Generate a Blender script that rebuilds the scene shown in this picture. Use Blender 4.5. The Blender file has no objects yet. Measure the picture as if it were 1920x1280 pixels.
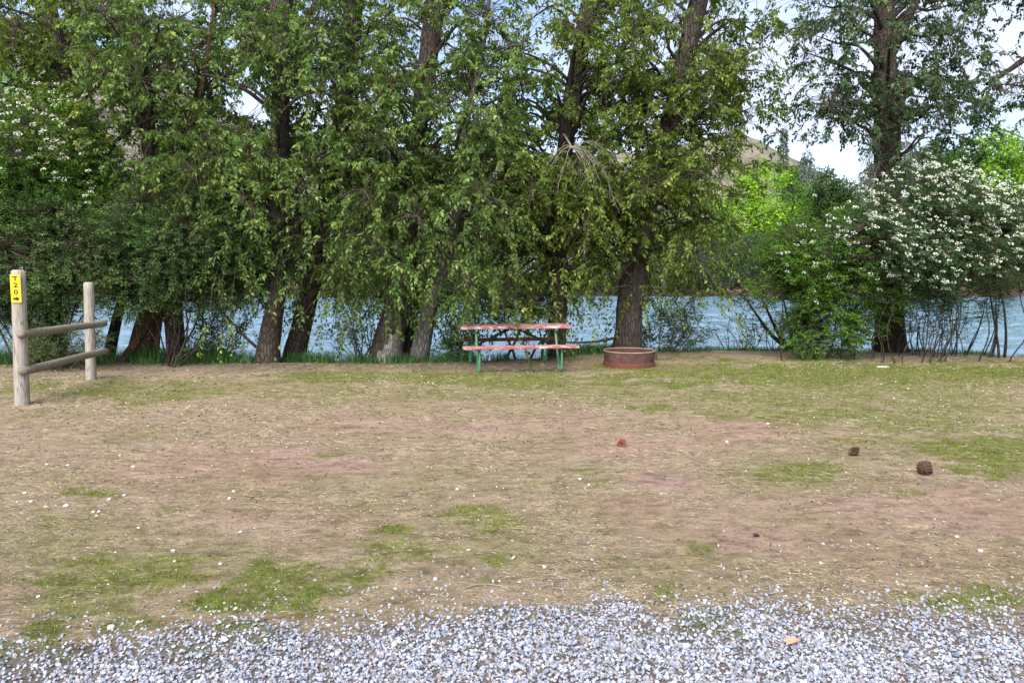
import bpy, math, random
import numpy as np
from mathutils import Vector, Matrix

R = np.random.default_rng(7)
random.seed(7)
SC = bpy.context.scene
COL = SC.collection

# ------------------------------------------------------------------ camera frame
H = 1.70
FPX = 1386.7            # focal length in photo pixels (1920 wide)
HOR = 508.0
PITCH = math.atan((640 - HOR) / FPX)
CP, SP = math.cos(PITCH), math.sin(PITCH)


def ray(px, py):
    dx = (np.asarray(px, float) - 960) / FPX
    dy = (640 - np.asarray(py, float)) / FPX
    return dx, CP + dy * SP, -SP + dy * CP


def P(px, py, d):
    x, y, z = ray(px, py)
    t = d / y
    return np.array([x * t, d, H + z * t])


def PA(px, py, d):
    x, y, z = ray(px, py)
    t = d / y
    return np.stack([x * t, np.broadcast_to(d, t.shape), H + z * t], -1)


def G(px, py):
    x, y, z = ray(px, py)
    t = H / -z
    return np.stack([x * t, y * t], -1)


def project(p):
    q = np.asarray(p) - np.array([0, 0, H])
    f = q[..., 1] * CP - q[..., 2] * SP
    u = q[..., 1] * SP + q[..., 2] * CP
    return 960 + FPX * q[..., 0] / f, 640 - FPX * u / f


# ------------------------------------------------------------------ noise
_T = R.random((64, 64, 64))


def vnoise(p, scale=1.0):
    p = np.asarray(p) * scale + 1000.37
    i = np.floor(p).astype(int)
    f = p - i
    f = f * f * (3 - 2 * f)
    i = i % 64
    j = (i + 1) % 64
    x0, y0, z0 = i[..., 0], i[..., 1], i[..., 2]
    x1, y1, z1 = j[..., 0], j[..., 1], j[..., 2]
    fx, fy, fz = f[..., 0], f[..., 1], f[..., 2]
    a = _T[x0, y0, z0] * (1 - fx) + _T[x1, y0, z0] * fx
    b = _T[x0, y1, z0] * (1 - fx) + _T[x1, y1, z0] * fx
    c = _T[x0, y0, z1] * (1 - fx) + _T[x1, y0, z1] * fx
    d = _T[x0, y1, z1] * (1 - fx) + _T[x1, y1, z1] * fx
    return (a * (1 - fy) + b * fy) * (1 - fz) + (c * (1 - fy) + d * fy) * fz


def n2(x, y, scale, seed=0.0):
    return vnoise(np.stack([x, y, np.full_like(x, seed)], -1) * np.array([scale, scale, 1.0]))


def sstep(a, b, x):
    t = np.clip((x - a) / (b - a), 0, 1)
    return t * t * (3 - 2 * t)


def nrm(v):
    return v / np.maximum(np.linalg.norm(v, axis=-1, keepdims=True), 1e-9)


# ------------------------------------------------------------------ object helpers
def np_mesh(name, V, F, mats=None, parent=None, smooth=False, fattr=None, vattr=None, mi=None):
    V = np.asarray(V, np.float32).reshape(-1, 3)
    F = np.asarray(F, np.int32)
    k = F.shape[1]
    me = bpy.data.meshes.new(name)
    me.vertices.add(len(V))
    me.vertices.foreach_set('co', V.ravel())
    me.loops.add(F.size)
    me.loops.foreach_set('vertex_index', F.ravel())
    me.polygons.add(len(F))
    me.polygons.foreach_set('loop_start', np.arange(len(F), dtype=np.int32) * k)
    me.polygons.foreach_set('use_smooth', np.full(len(F), smooth))
    if mi is not None:
        me.polygons.foreach_set('material_index', np.asarray(mi, np.int32))
    for nm, a in (fattr or {}).items():
        at = me.attributes.new(nm, 'FLOAT', 'FACE')
        at.data.foreach_set('value', np.asarray(a, np.float32))
    for nm, a in (vattr or {}).items():
        at = me.attributes.new(nm, 'FLOAT', 'POINT')
        at.data.foreach_set('value', np.asarray(a, np.float32))
    me.update(calc_edges=True)
    if mats is not None:
        for m in (mats if isinstance(mats, (list, tuple)) else [mats]):
            me.materials.append(m)
    o = bpy.data.objects.new(name, me)
    COL.objects.link(o)
    if parent is not None:
        o.parent = parent
    return o


def empty(name, loc, label, cat, group=None):
    o = bpy.data.objects.new(name, None)
    o.empty_display_size = 0.2
    COL.objects.link(o)
    o.location = loc
    tag(o, label, cat, group)
    return o


def tag(o, label=None, cat=None, group=None, kind=None):
    if label:
        o['label'] = label
    if cat:
        o['category'] = cat
    if group:
        o['group'] = group
    if kind:
        o['kind'] = kind
    return o


class MB:
    """collects polygons (tri / quad) for one mesh"""

    def __init__(self):
        self.v, self.f = [], []
        self.n = 0

    def add(self, V, F):
        V = np.asarray(V, float).reshape(-1, 3)
        for f in F:
            self.f.append([int(i) + self.n for i in f])
        self.v.append(V)
        self.n += len(V)

    def box(self, c, s, rot=None, bev=0.0):
        c = np.array(c, float)
        hx, hy, hz = np.array(s, float) / 2
        b = min(bev, hx * .9, hy * .9, hz * .9)
        if b <= 0:
            V = np.array([[x, y, z] for z in (-hz, hz) for y in (-hy, hy) for x in (-hx, hx)])
            F = [(0, 2, 3, 1), (4, 5, 7, 6), (0, 1, 5, 4), (2, 6, 7, 3), (0, 4, 6, 2), (1, 3, 7, 5)]
        else:
            # chamfered along x (long) edges
            prof = [(-hy + b, -hz), (hy - b, -hz), (hy, -hz + b), (hy, hz - b), (hy - b, hz), (-hy + b, hz), (-hy, hz - b), (-hy, -hz + b)]
            V = np.array([[x, p[0], p[1]] for x in (-hx, hx) for p in prof])
            F = [(i, (i + 1) % 8, 8 + (i + 1) % 8, 8 + i) for i in range(8)]
            F += [tuple(range(7, -1, -1)), tuple(range(8, 16))]
        if rot is not None:
            V = V @ np.array(rot).T
        self.add(V + c, F)

    def tube(self, path, rad, sides=10, caps=True):
        path = np.asarray(path, float)
        V, F = tubes(path[None], np.broadcast_to(np.asarray(rad, float), (len(path),))[None], sides)
        F = [tuple(f) for f in F]
        if caps:
            n = len(path)
            F.append(tuple(range(sides - 1, -1, -1)))
            F.append(tuple(range((n - 1) * sides, n * sides)))
        self.add(V, F)

    def build(self, name, mat, parent=None, smooth=False):
        me = bpy.data.meshes.new(name)
        me.from_pydata(np.concatenate(self.v).tolist(), [], self.f)
        me.update()
        me.materials.append(mat)
        if smooth:
            me.polygons.foreach_set('use_smooth', [True] * len(me.polygons))
        o = bpy.data.objects.new(name, me)
        COL.objects.link(o)
        if parent is not None:
            o.parent = parent
        return o


def tubes(paths, radii, sides):
    """paths (M,S,3), radii (M,S) -> verts, quads"""
    paths = np.asarray(paths, float)
    M, S, _ = paths.shape
    tan = np.empty_like(paths)
    tan[:, 1:-1] = paths[:, 2:] - paths[:, :-2]
    tan[:, 0] = paths[:, 1] - paths[:, 0]
    tan[:, -1] = paths[:, -1] - paths[:, -2]
    tan = nrm(tan)
    mt = nrm(paths[:, -1] - paths[:, 0])
    ref = np.where(np.abs(mt[:, 2:3]) > 0.8, np.array([[0, 1.0, 0]]), np.array([[0, 0, 1.0]]))
    a = nrm(np.cross(tan, ref[:, None, :]))
    b = np.cross(tan, a)
    ang = np.arange(sides) * 2 * math.pi / sides
    ring = np.cos(ang)[None, None, :, None] * a[:, :, None] + np.sin(ang)[None, None, :, None] * b[:, :, None]
    V = paths[:, :, None, :] + ring * radii[:, :, None, None]
    idx = np.arange(M * S * sides).reshape(M, S, sides)
    i0, i1 = idx[:, :-1], idx[:, 1:]
    F = np.stack([i0, np.roll(i0, -1, 2), np.roll(i1, -1, 2), i1], -1).reshape(-1, 4)
    return V.reshape(-1, 3), F


def leafmesh(pos, d, n, length, width, fold=0.35):
    """kite leaves, 4 verts and 2 tris each"""
    d = nrm(d)
    w = nrm(np.cross(d, n))
    nn = np.cross(w, d)
    L = length[:, None]
    W = width[:, None]
    mid = pos + d * L * .42
    l = mid - w * W * .5 + nn * W * fold * .5
    r = mid + w * W * .5 + nn * W * fold * .5
    t = pos + d * L - nn * L * .12
    V = np.stack([pos, l, r, t], 1).reshape(-1, 3)
    b = np.arange(len(pos)) * 4
    F = np.stack([np.stack([b, b + 2, b + 3], 1), np.stack([b, b + 3, b + 1], 1)], 1).reshape(-1, 3)
    return V, F


def resample(pts, step):
    pts = np.asarray(pts, float)
    # catmull-rom then arclength resample
    q = np.vstack([2 * pts[0] - pts[1], pts, 2 * pts[-1] - pts[-2]])
    out = []
    for i in range(1, len(q) - 2):
        t = np.linspace(0, 1, 24, endpoint=False)[:, None]
        p0, p1, p2, p3 = q[i - 1], q[i], q[i + 1], q[i + 2]
        out.append(.5 * ((2 * p1) + (-p0 + p2) * t + (2 * p0 - 5 * p1 + 4 * p2 - p3) * t ** 2 + (-p0 + 3 * p1 - 3 * p2 + p3) * t ** 3))
    out.append(pts[-1:])
    c = np.vstack(out)
    s = np.concatenate([[0], np.cumsum(np.linalg.norm(np.diff(c[:, :3], axis=0), axis=1))])
    n = max(3, int(s[-1] / step) + 1)
    u = np.linspace(0, s[-1], n)
    return np.stack([np.interp(u, s, c[:, k]) for k in range(c.shape[1])], 1)


# ------------------------------------------------------------------ materials
class NT:
    def __init__(self, name):
        self.m = bpy.data.materials.new(name)
        self.m.use_nodes = True
        self.t = self.m.node_tree
        self.t.nodes.clear()
        self.out = self.t.nodes.new('ShaderNodeOutputMaterial')

    def n(self, typ, inputs=None, **props):
        nd = self.t.nodes.new('ShaderNode' + typ)
        for k, v in props.items():
            setattr(nd, k, v)
        for k, v in (inputs or {}).items():
            s = nd.inputs[k]
            if isinstance(v, bpy.types.NodeSocket):
                self.t.links.new(v, s)
            elif isinstance(v, bpy.types.Node):
                self.t.links.new(v.outputs[0], s)
            else:
                if s.type == 'RGBA' and len(v) == 3:
                    v = (*v, 1)
                s.default_value = v
        return nd

    def mix(self, f, a, b, mode='MIX'):
        nd = self.t.nodes.new('ShaderNodeMix')
        nd.data_type = 'RGBA'
        nd.blend_type = mode
        for k, v in ((0, f), (6, a), (7, b)):
            s = nd.inputs[k]
            if isinstance(v, bpy.types.NodeSocket):
                self.t.links.new(v, s)
            elif isinstance(v, bpy.types.Node):
                self.t.links.new(v.outputs[0], s)
            else:
                s.default_value = (*v, 1) if k > 0 and len(v) == 3 else v
        return nd.outputs[2]

    def math(self, op, a, b=None, clamp=False):
        nd = self.t.nodes.new('ShaderNodeMath')
        nd.operation = op
        nd.use_clamp = clamp
        for k, v in ((0, a), (1, b)):
            if v is None:
                continue
            if isinstance(v, bpy.types.NodeSocket):
                self.t.links.new(v, nd.inputs[k])
            elif isinstance(v, bpy.types.Node):
                self.t.links.new(v.outputs[0], nd.inputs[k])
            else:
                nd.inputs[k].default_value = v
        return nd.outputs[0]

    def ramp(self, f, stops):
        nd = self.t.nodes.new('ShaderNodeValToRGB')
        self.t.links.new(f if isinstance(f, bpy.types.NodeSocket) else f.outputs[0], nd.inputs[0])
        e = nd.color_ramp.elements
        while len(e) < len(stops):
            e.new(0.5)
        for i, (p, c) in enumerate(stops):
            e[i].position = p
            e[i].color = (*c, 1) if len(c) == 3 else (c[0],) * 3 + (1,)
        return nd.outputs[0]

    def pos(self, scale=(1, 1, 1), obj=True):
        tc = self.n('TexCoord')
        mp = self.n('Mapping', {'Vector': tc.outputs['Object' if obj else 'Generated'], 'Scale': scale})
        return mp.outputs[0]

    def noise(self, vec, scale, detail=4, rough=.55, dist=0.0):
        return self.n('TexNoise', {'Vector': vec, 'Scale': scale, 'Detail': detail, 'Roughness': rough, 'Distortion': dist}).outputs[0]

    def attr(self, name):
        return self.n('Attribute', attribute_name=name).outputs['Fac']

    def done(self, sh):
        self.t.links.new(sh.outputs[0] if isinstance(sh, bpy.types.Node) else sh, self.out.inputs[0])
        return self.m


def leaf_mat(name, cols, rough=.42, spec=.45, trans=.28, objcol=False):
    """cols: dark, mid, light; per-leaf tint attribute picks between them"""
    k = NT(name)
    tint = k.attr('tint')
    c = k.ramp(tint, [(0, cols[0]), (.55, cols[1]), (1, cols[2])])
    if objcol:
        oi = k.n('ObjectInfo')
        c = k.mix(1.0, c, oi.outputs['Color'], 'MULTIPLY')
    p = k.n('BsdfPrincipled', {'Base Color': c, 'Roughness': rough, 'Specular IOR Level': spec})
    lt = k.mix(1.0, c, (1.25, 1.35, .6), 'MULTIPLY')
    t = k.n('BsdfTranslucent', {'Color': lt})
    return k.done(k.n('MixShader', {0: trans, 1: p, 2: t}))


def bark_mat(name, c1, c2, c3, zs=.25, scale=14):
    k = NT(name)
    v = k.pos((1, 1, zs))
    a = k.noise(v, scale, 6, .65, .6)
    vo = k.n('TexVoronoi', {'Vector': v, 'Scale': scale * 1.3}, feature='DISTANCE_TO_EDGE').outputs[0]
    big = k.noise(k.pos((1, 1, .5)), 1.7, 3, .5)
    c = k.ramp(a, [(.25, c1), (.55, c2), (.8, c3)])
    c = k.mix(k.ramp(big, [(.35, (0,)), (.7, (1,))]), c, k.mix(.55, c, c3), 'MIX')
    cr = k.ramp(vo, [(0, (.28,)), (.16, (1,))])
    c = k.mix(.8, c, cr, 'MULTIPLY')
    h = k.math('ADD', k.math('MULTIPLY', k.math('MINIMUM', vo, .2), 3.0), a)
    b = k.n('Bump', {'Height': h, 'Strength': .9, 'Distance': .03})
    return k.done(k.n('BsdfPrincipled', {'Base Color': c, 'Roughness': .9, 'Specular IOR Level': .15, 'Normal': b}))


def simple(name, col, rough=.7, var=.25, scale=12, bump=.2, spec=.3, metal=0.0):
    k = NT(name)
    v = k.pos()
    a = k.noise(v, scale, 5, .6)
    c = k.ramp(a, [(.25, tuple(x * (1 - var) for x in col)), (.75, tuple(min(1, x * (1 + var)) for x in col))])
    b = k.n('Bump', {'Height': a, 'Strength': bump, 'Distance': .01})
    return k.done(k.n('BsdfPrincipled', {'Base Color': c, 'Roughness': rough, 'Specular IOR Level': spec, 'Metallic': metal, 'Normal': b}))


M = {}
M['leaf_olive'] = leaf_mat('leaf_olive', ((.038, .062, .006), (.118, .180, .022), (.38, .44, .10)), rough=.5, spec=.28, trans=.35)
M['leaf_mid'] = leaf_mat('leaf_mid', ((.034, .066, .010), (.108, .190, .036), (.36, .45, .13)), rough=.5, spec=.28, trans=.35)
M['leaf_backlit'] = leaf_mat('leaf_backlit', ((.018, .040, .015), (.050, .092, .030), (.14, .20, .075)), rough=.5, spec=.28, trans=.22)  # backlit look of the right-hand crowns put into darker, bluer leaves
M['shrub_dark'] = leaf_mat('shrub_dark', ((.026, .065, .016), (.072, .145, .034), (.19, .27, .085)), rough=.55, spec=.25)
M['shrub_bright'] = leaf_mat('shrub_bright', ((.032, .092, .006), (.080, .185, .014), (.19, .31, .04)), rough=.55, spec=.25)
M['shrub_blue'] = leaf_mat('shrub_blue', ((.016, .050, .016), (.040, .105, .030), (.10, .20, .065)), rough=.55, spec=.25)
M['far_leaf'] = leaf_mat('far_leaf', ((.55, .60, .55), (.9, .9, .9), (1.35, 1.3, 1.15)), rough=.6, spec=.2, trans=.3, objcol=True)
M['twig'] = simple('twig_bark', (.085, .070, .050), .9, .4, 20, .1, .1)
M['dead_twig'] = simple('dead_twig_bark', (.25, .22, .17), .9, .25, 20, .1, .1)
M['bark_grey'] = bark_mat('bark_grey', (.032, .025, .020), (.092, .074, .060), (.18, .15, .125))
M['bark_lit'] = bark_mat('bark_lit', (.08, .07, .062), (.20, .18, .165), (.34, .31, .29))  # light falling on the slender trunk put into a paler bark
M['bark_dark'] = bark_mat('bark_dark', (.022, .017, .014), (.055, .043, .035), (.11, .09, .075))
M['bark_red'] = bark_mat('bark_red', (.04, .026, .018), (.12, .075, .05), (.22, .15, .10))
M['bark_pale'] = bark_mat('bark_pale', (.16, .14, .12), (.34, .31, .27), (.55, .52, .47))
M['petal'] = leaf_mat('white_petal', ((.66, .66, .60), (.80, .80, .76), (.88, .88, .86)), rough=.6, spec=.2, trans=.3)

# ------------------------------------------------------------------ terrain
WATER_Z = -0.95
FARY = 76.0


def bank(x):
    return np.interp(x, [-40, -11, -7, -1.4, 0.6, 2.4, 8.0, 9.6, 12, 40],
                     [13.0, 13.2, 13.5, 13.6, 14.4, 15.6, 15.8, 14.9, 14.0, 13.6])


def ground_z(x, y):
    x = np.asarray(x, float)
    y = np.asarray(y, float)
    z = .05 * (n2(x, y, .45) - .5) + .022 * (n2(x, y, 2.1, 3.3) - .5) + .010 * (n2(x, y, 8.0, 5.1) - .5)
    by = bank(x) + .35 * (n2(x, y, .9, 9.2) - .5)
    z = z - sstep(0, 3.2, y - by) * 1.9
    fy = FARY + 2.0 * (n2(x, y, .12, 2.7) - .5)
    z = z + sstep(-1.5, 2.2, y - fy) * 2.1 + sstep(3, 60, y - fy) * 2.0
    return z


# patches of cover given by where they lie on the ground: (px, py, rx, ry, amount) seen from the photo
GREEN = [(560, 1110, 190, 48, .9), (430, 1132, 80, 28, 1), (640, 1075, 100, 34, .75), (735, 1030, 70, 26, .55), (230, 1080, 150, 42, .6),
         (150, 1130, 90, 30, .45), (880, 958, 60, 18, .8), (930, 985, 55, 22, .6), (745, 995, 30, 10, .85), (165, 926, 58, 11, 1.1),
         (85, 970, 30, 20, .55), (935, 1055, 22, 12, .7), (905, 1088, 22, 12, .7), (80, 1182, 28, 13, 1.1), (100, 1228, 50, 20, .8),
         (1840, 1128, 120, 32, .95), (1500, 888, 75, 22, .65), (1850, 855, 150, 36, .85), (1310, 1032, 34, 14, .55), (1100, 885, 44, 12, .6),
         (1120, 905, 60, 14, .4), (1720, 800, 230, 26, .55), (1560, 772, 170, 18, .6), (1500, 700, 460, 26, .85), (1230, 766, 70, 10, .75),
         (960, 716, 280, 20, .65), (620, 706, 150, 16, .6), (250, 735, 180, 22, .55), (60, 725, 70, 18, .5), (1820, 700, 260, 22, .8),
         (1450, 742, 320, 18, .5), (760, 740, 420, 18, .32), (1250, 1120, 30, 14, .6), (250, 1170, 60, 14, .5), (1780, 760, 240, 30, .45),
         (1200, 690, 160, 10, .5), (1000, 1215, 40, 8, .3), (1080, 1180, 30, 10, .4), (620, 850, 30, 6, .5), (1640, 900, 40, 8, .3),
         (1700, 930, 30, 8, .4), (315, 955, 16, 7, .5), (30, 1232, 60, 16, .8), (380, 1246, 40, 12, .6), (430, 1178, 40, 14, .8), (500, 1206, 30, 16, .6), (345, 1225, 40, 8, .4), (1003, 1160, 24, 10, .8), (1095, 1145, 60, 14, .5), (1330, 1165, 50, 22, .7), (1385, 1195, 30, 14, .7), (1190, 1205, 22, 12, .4), (1560, 1170, 40, 10, .4), (1850, 1160, 60, 10, .7), (1245, 1110, 26, 16, .8), (900, 1140, 60, 8, .5), (640, 1250, 60, 10, .3), (1060, 1240, 40, 8, .3), (1700, 1120, 50, 10, .5), (1420, 760, 200, 26, .4), (1650, 730, 420, 40, 0.38), (1100, 735, 320, 30, 0.29), (450, 730, 300, 22, 0.22), (1760, 830, 260, 50, 0.26), (960, 1010, 220, 60, 0.21), (1150, 1060, 300, 40, 0.17), (700, 930, 300, 50, 0.14), (330, 1060, 380, 60, 0.22), (120, 1010, 160, 60, 0.19), (1500, 890, 200, 40, 0.21)]
PINK = [(520, 868, 150, 34, .9), (400, 862, 120, 30, .7), (1185, 955, 90, 32, .8), (1390, 808, 240, 20, .6), (700, 800, 260, 22, .5),
        (1240, 905, 100, 22, .7), (1850, 960, 190, 44, .6), (1500, 1010, 260, 40, .5), (1000, 800, 300, 22, .4), (1180, 840, 200, 24, .5),
        (300, 900, 160, 30, .4), (560, 960, 200, 40, .35), (1600, 950, 250, 40, .4), (1750, 1050, 200, 30, .4)]
BARE = [(420, 690, 270, 10, .8), (1010, 690, 110, 8, .7), (830, 690, 90, 8, .6), (1280, 690, 60, 6, .4), (60, 700, 80, 8, .5),
        (1640, 662, 120, 5, .8), (1260, 895, 60, 12, .6)]


def cover(x, y, spots, warp=.5):
    """amount of a cover at ground points, soft ellipses broken by noise"""
    x = np.asarray(x, float)
    y = np.asarray(y, float)
    pts = np.stack([x, y, np.zeros_like(x)], -1)
    px, py = project(pts)
    out = np.zeros_like(x)
    w = (n2(x, y, 2.3, 7.7) - .5) * warp * 1.8 + (n2(x, y, 6.5, 1.7) - .5) * warp * 1.6 + (n2(x, y, 17., 4.7) - .5) * warp * 1.3
    for cx, cy, rx, ry, a in spots:
        r = np.sqrt(((px - cx) / rx) ** 2 + ((py - cy) / ry) ** 2)
        out = np.maximum(out, a * (1 - sstep(.45, 1.25, r + w)))
    return np.where(y > .8, out, 0)


GX = [-400, 0, 150, 250, 330, 450, 600, 800, 1000, 1150, 1300, 1450, 1600, 1750, 1920, 2400]
GY = [1215, 1200, 1206, 1190, 1192, 1172, 1166, 1156, 1140, 1128, 1140, 1112, 1138, 1150, 1162, 1180]


def gravel_edge(x, y):
    """>0 inside the gravel; metres-like units"""
    pts = np.stack([x, y, np.zeros_like(x)], -1)
    px, _ = project(np.stack([x, np.maximum(y, 2.6), np.zeros_like(x)], -1))
    e = G(np.clip(px, -400, 2400), np.interp(px, GX, GY))[..., 1]
    return e - y + .36 * (n2(x, y, 1.6, 8.1) - .5) + .34 * (n2(x, y, 5.0, 3.9) - .5)


def build_ground():
    def ax(dense, rest):
        return np.unique(np.round(np.concatenate([dense, rest]), 4))
    xs = ax(np.arange(-11, 11.001, .06), np.concatenate([-np.geomspace(11.2, 1500, 50), np.geomspace(11.2, 1500, 50)]))
    ys = ax(np.arange(-.5, 18.5, .05), np.concatenate([-np.geomspace(.7, 60, 20), np.geomspace(18.7, 72, 24), np.arange(73, 82, .5), np.geomspace(83, 1800, 34)]))
    X, Y = np.meshgrid(xs, ys)
    Z = ground_z(X, Y)
    V = np.stack([X, Y, Z], -1).reshape(-1, 3)
    nx, ny = len(xs), len(ys)
    i = np.arange(nx * ny).reshape(ny, nx)
    F = np.stack([i[:-1, :-1], i[:-1, 1:], i[1:, 1:], i[1:, :-1]], -1).reshape(-1, 4)
    x, y = V[:, 0], V[:, 1]
    k = NT('ground_soil')
    v = k.pos()
    g, pk, br, gr, fr = (k.attr(a) for a in ('green', 'pink', 'bare', 'gravelly', 'farland'))
    fine = k.noise(v, 55, 6, .7)
    mid = k.noise(v, 7, 5, .6)
    big = k.noise(v, 1.1, 4, .55)
    straw = k.noise(k.pos((18, 75, 30)), 1.0, 5, .7, 1.2)
    straw2 = k.noise(k.pos((60, 26, 30)), 1.0, 5, .7, 1.2)
    dirt = k.ramp(fine, [(.25, (.15, .098, .068)), (.5, (.385, .272, .20)), (.75, (.56, .42, .33))])
    pinkd = k.ramp(fine, [(.2, (.28, .165, .13)), (.55, (.47, .30, .245)), (.85, (.60, .42, .355))])
    thatch = k.ramp(k.math('ADD', k.math('MULTIPLY', straw, .6), k.math('MULTIPLY', straw2, .4)),
                    [(.30, (.098, .068, .040)), (.48, (.35, .268, .168)), (.68, (.66, .545, .40))])
    c = k.mix(k.ramp(mid, [(.30, (.30,)), (.62, (.95,))]), dirt, thatch)
    c = k.mix(k.math('MULTIPLY', k.math('MULTIPLY', pk, 1.35, True), k.ramp(mid, [(.3, (1,)), (.75, (.55,))])), c, pinkd)
    c = k.mix(k.math('MULTIPLY', k.ramp(big, [(.42, (0,)), (.68, (1,))]), .45), c, k.mix(straw, (.10, .095, .022), (.34, .31, .12)))
    gc = k.ramp(fine, [(.2, (.05, .075, .008)), (.5, (.15, .185, .020)), (.8, (.32, .33, .07))])
    c = k.mix(k.math('MULTIPLY', k.math('MULTIPLY', g, 1.6, True), k.ramp(k.math('ADD', k.math('MULTIPLY', mid, .5), k.math('MULTIPLY', k.noise(v, 23, 4, .6), .5)), [(.36, (.12,)), (.58, (1,))])), c, gc)
    c = k.mix(k.math('MULTIPLY', br, .8), c, k.ramp(fine, [(.2, (.14, .105, .08)), (.8, (.34, .27, .215))]))
    c = k.mix(k.math('MULTIPLY', gr, .75), c, k.ramp(fine, [(.25, (.10, .09, .082)), (.75, (.28, .25, .225))]))
    lump = k.noise(v, .35, 5, .6)
    farc = k.ramp(lump, [(.3, (.085, .11, .03)), (.55, (.16, .17, .06)), (.8, (.24, .21, .12))])
    c = k.mix(fr, c, farc)
    bed = k.attr('bed')
    c = k.mix(bed, c, k.ramp(fine, [(.2, (.06, .045, .032)), (.8, (.20, .15, .115))]))
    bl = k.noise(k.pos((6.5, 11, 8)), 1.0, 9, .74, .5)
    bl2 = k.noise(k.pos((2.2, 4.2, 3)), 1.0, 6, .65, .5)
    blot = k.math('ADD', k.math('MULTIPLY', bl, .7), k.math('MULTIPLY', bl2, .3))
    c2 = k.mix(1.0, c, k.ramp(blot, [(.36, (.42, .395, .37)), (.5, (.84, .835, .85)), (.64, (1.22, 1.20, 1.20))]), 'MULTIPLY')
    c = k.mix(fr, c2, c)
    h = k.math('ADD', k.math('ADD', k.math('MULTIPLY', fine, .5), k.math('MULTIPLY', straw, .7)), k.math('MULTIPLY', bl, 1.2))
    b = k.n('Bump', {'Height': h, 'Strength': 1.0, 'Distance': .03})
    m = k.done(k.n('BsdfPrincipled', {'Base Color': c, 'Roughness': .95, 'Specular IOR Level': .1, 'Normal': b}))
    ge = gravel_edge(x, y)
    o = np_mesh('ground', V, F, m, smooth=True, vattr={
        'green': cover(x, y, GREEN), 'pink': cover(x, y, PINK), 'bare': cover(x, y, BARE, .3),
        'gravelly': np.where(y < 6, sstep(-.05, .12, ge), 0),
        'farland': sstep(FARY + 1.5, FARY + 5, y),
        'bed': sstep(-.15, -.5, V[:, 2]) * (1 - sstep(FARY + 1, FARY + 4, y))})
    tag(o, 'trodden campsite soil with thin grass reaching the river', kind='structure')


def build_water():
    ys = np.concatenate([np.arange(13.6, 30, .13), np.arange(30, 48, .22), np.arange(48, FARY + 6, .36)])
    us = np.linspace(-1, 1, 640)
    U, Y = np.meshgrid(us, ys)
    X = U * (Y * .95 + 6)
    calm = 1 / (1 + np.maximum(Y - 20, 0) * .004)

    def w(sx, sy, seed):
        return vnoise(np.stack([X * sx + Y * .12 * sx, Y * sy, np.full_like(X, seed)], -1)) - .5
    Z = WATER_Z + calm * (.26 * w(.40, 1.0, 1.5) + .17 * w(1.0, 2.3, 4.5) + .075 * w(2.4, 5.0, 8.5)) + .06 * w(.12, .3, 11.5)
    V = np.stack([X, Y, Z], -1).reshape(-1, 3)
    nx, ny = len(us), len(ys)
    i = np.arange(nx * ny).reshape(ny, nx)
    F = np.stack([i[:-1, :-1], i[:-1, 1:], i[1:, 1:], i[1:, :-1]], -1).reshape(-1, 4)
    # calm outer reaches beyond the picture
    k = NT('river_water')
    b2 = k.noise(k.pos((2.2, 6.0, 1)), 1.0, 5, .6, .6)
    bp = k.n('Bump', {'Height': b2, 'Strength': 1.0, 'Distance': .13})
    p = k.n('BsdfPrincipled', {'Base Color': (.125, .21, .275), 'Roughness': .04, 'IOR': 1.33, 'Specular IOR Level': .8, 'Normal': bp})
    m = k.done(p)
    o = np_mesh('river', V, F, m, smooth=True)
    tag(o, 'wide rippled blue river behind the trees', kind='structure')


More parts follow.
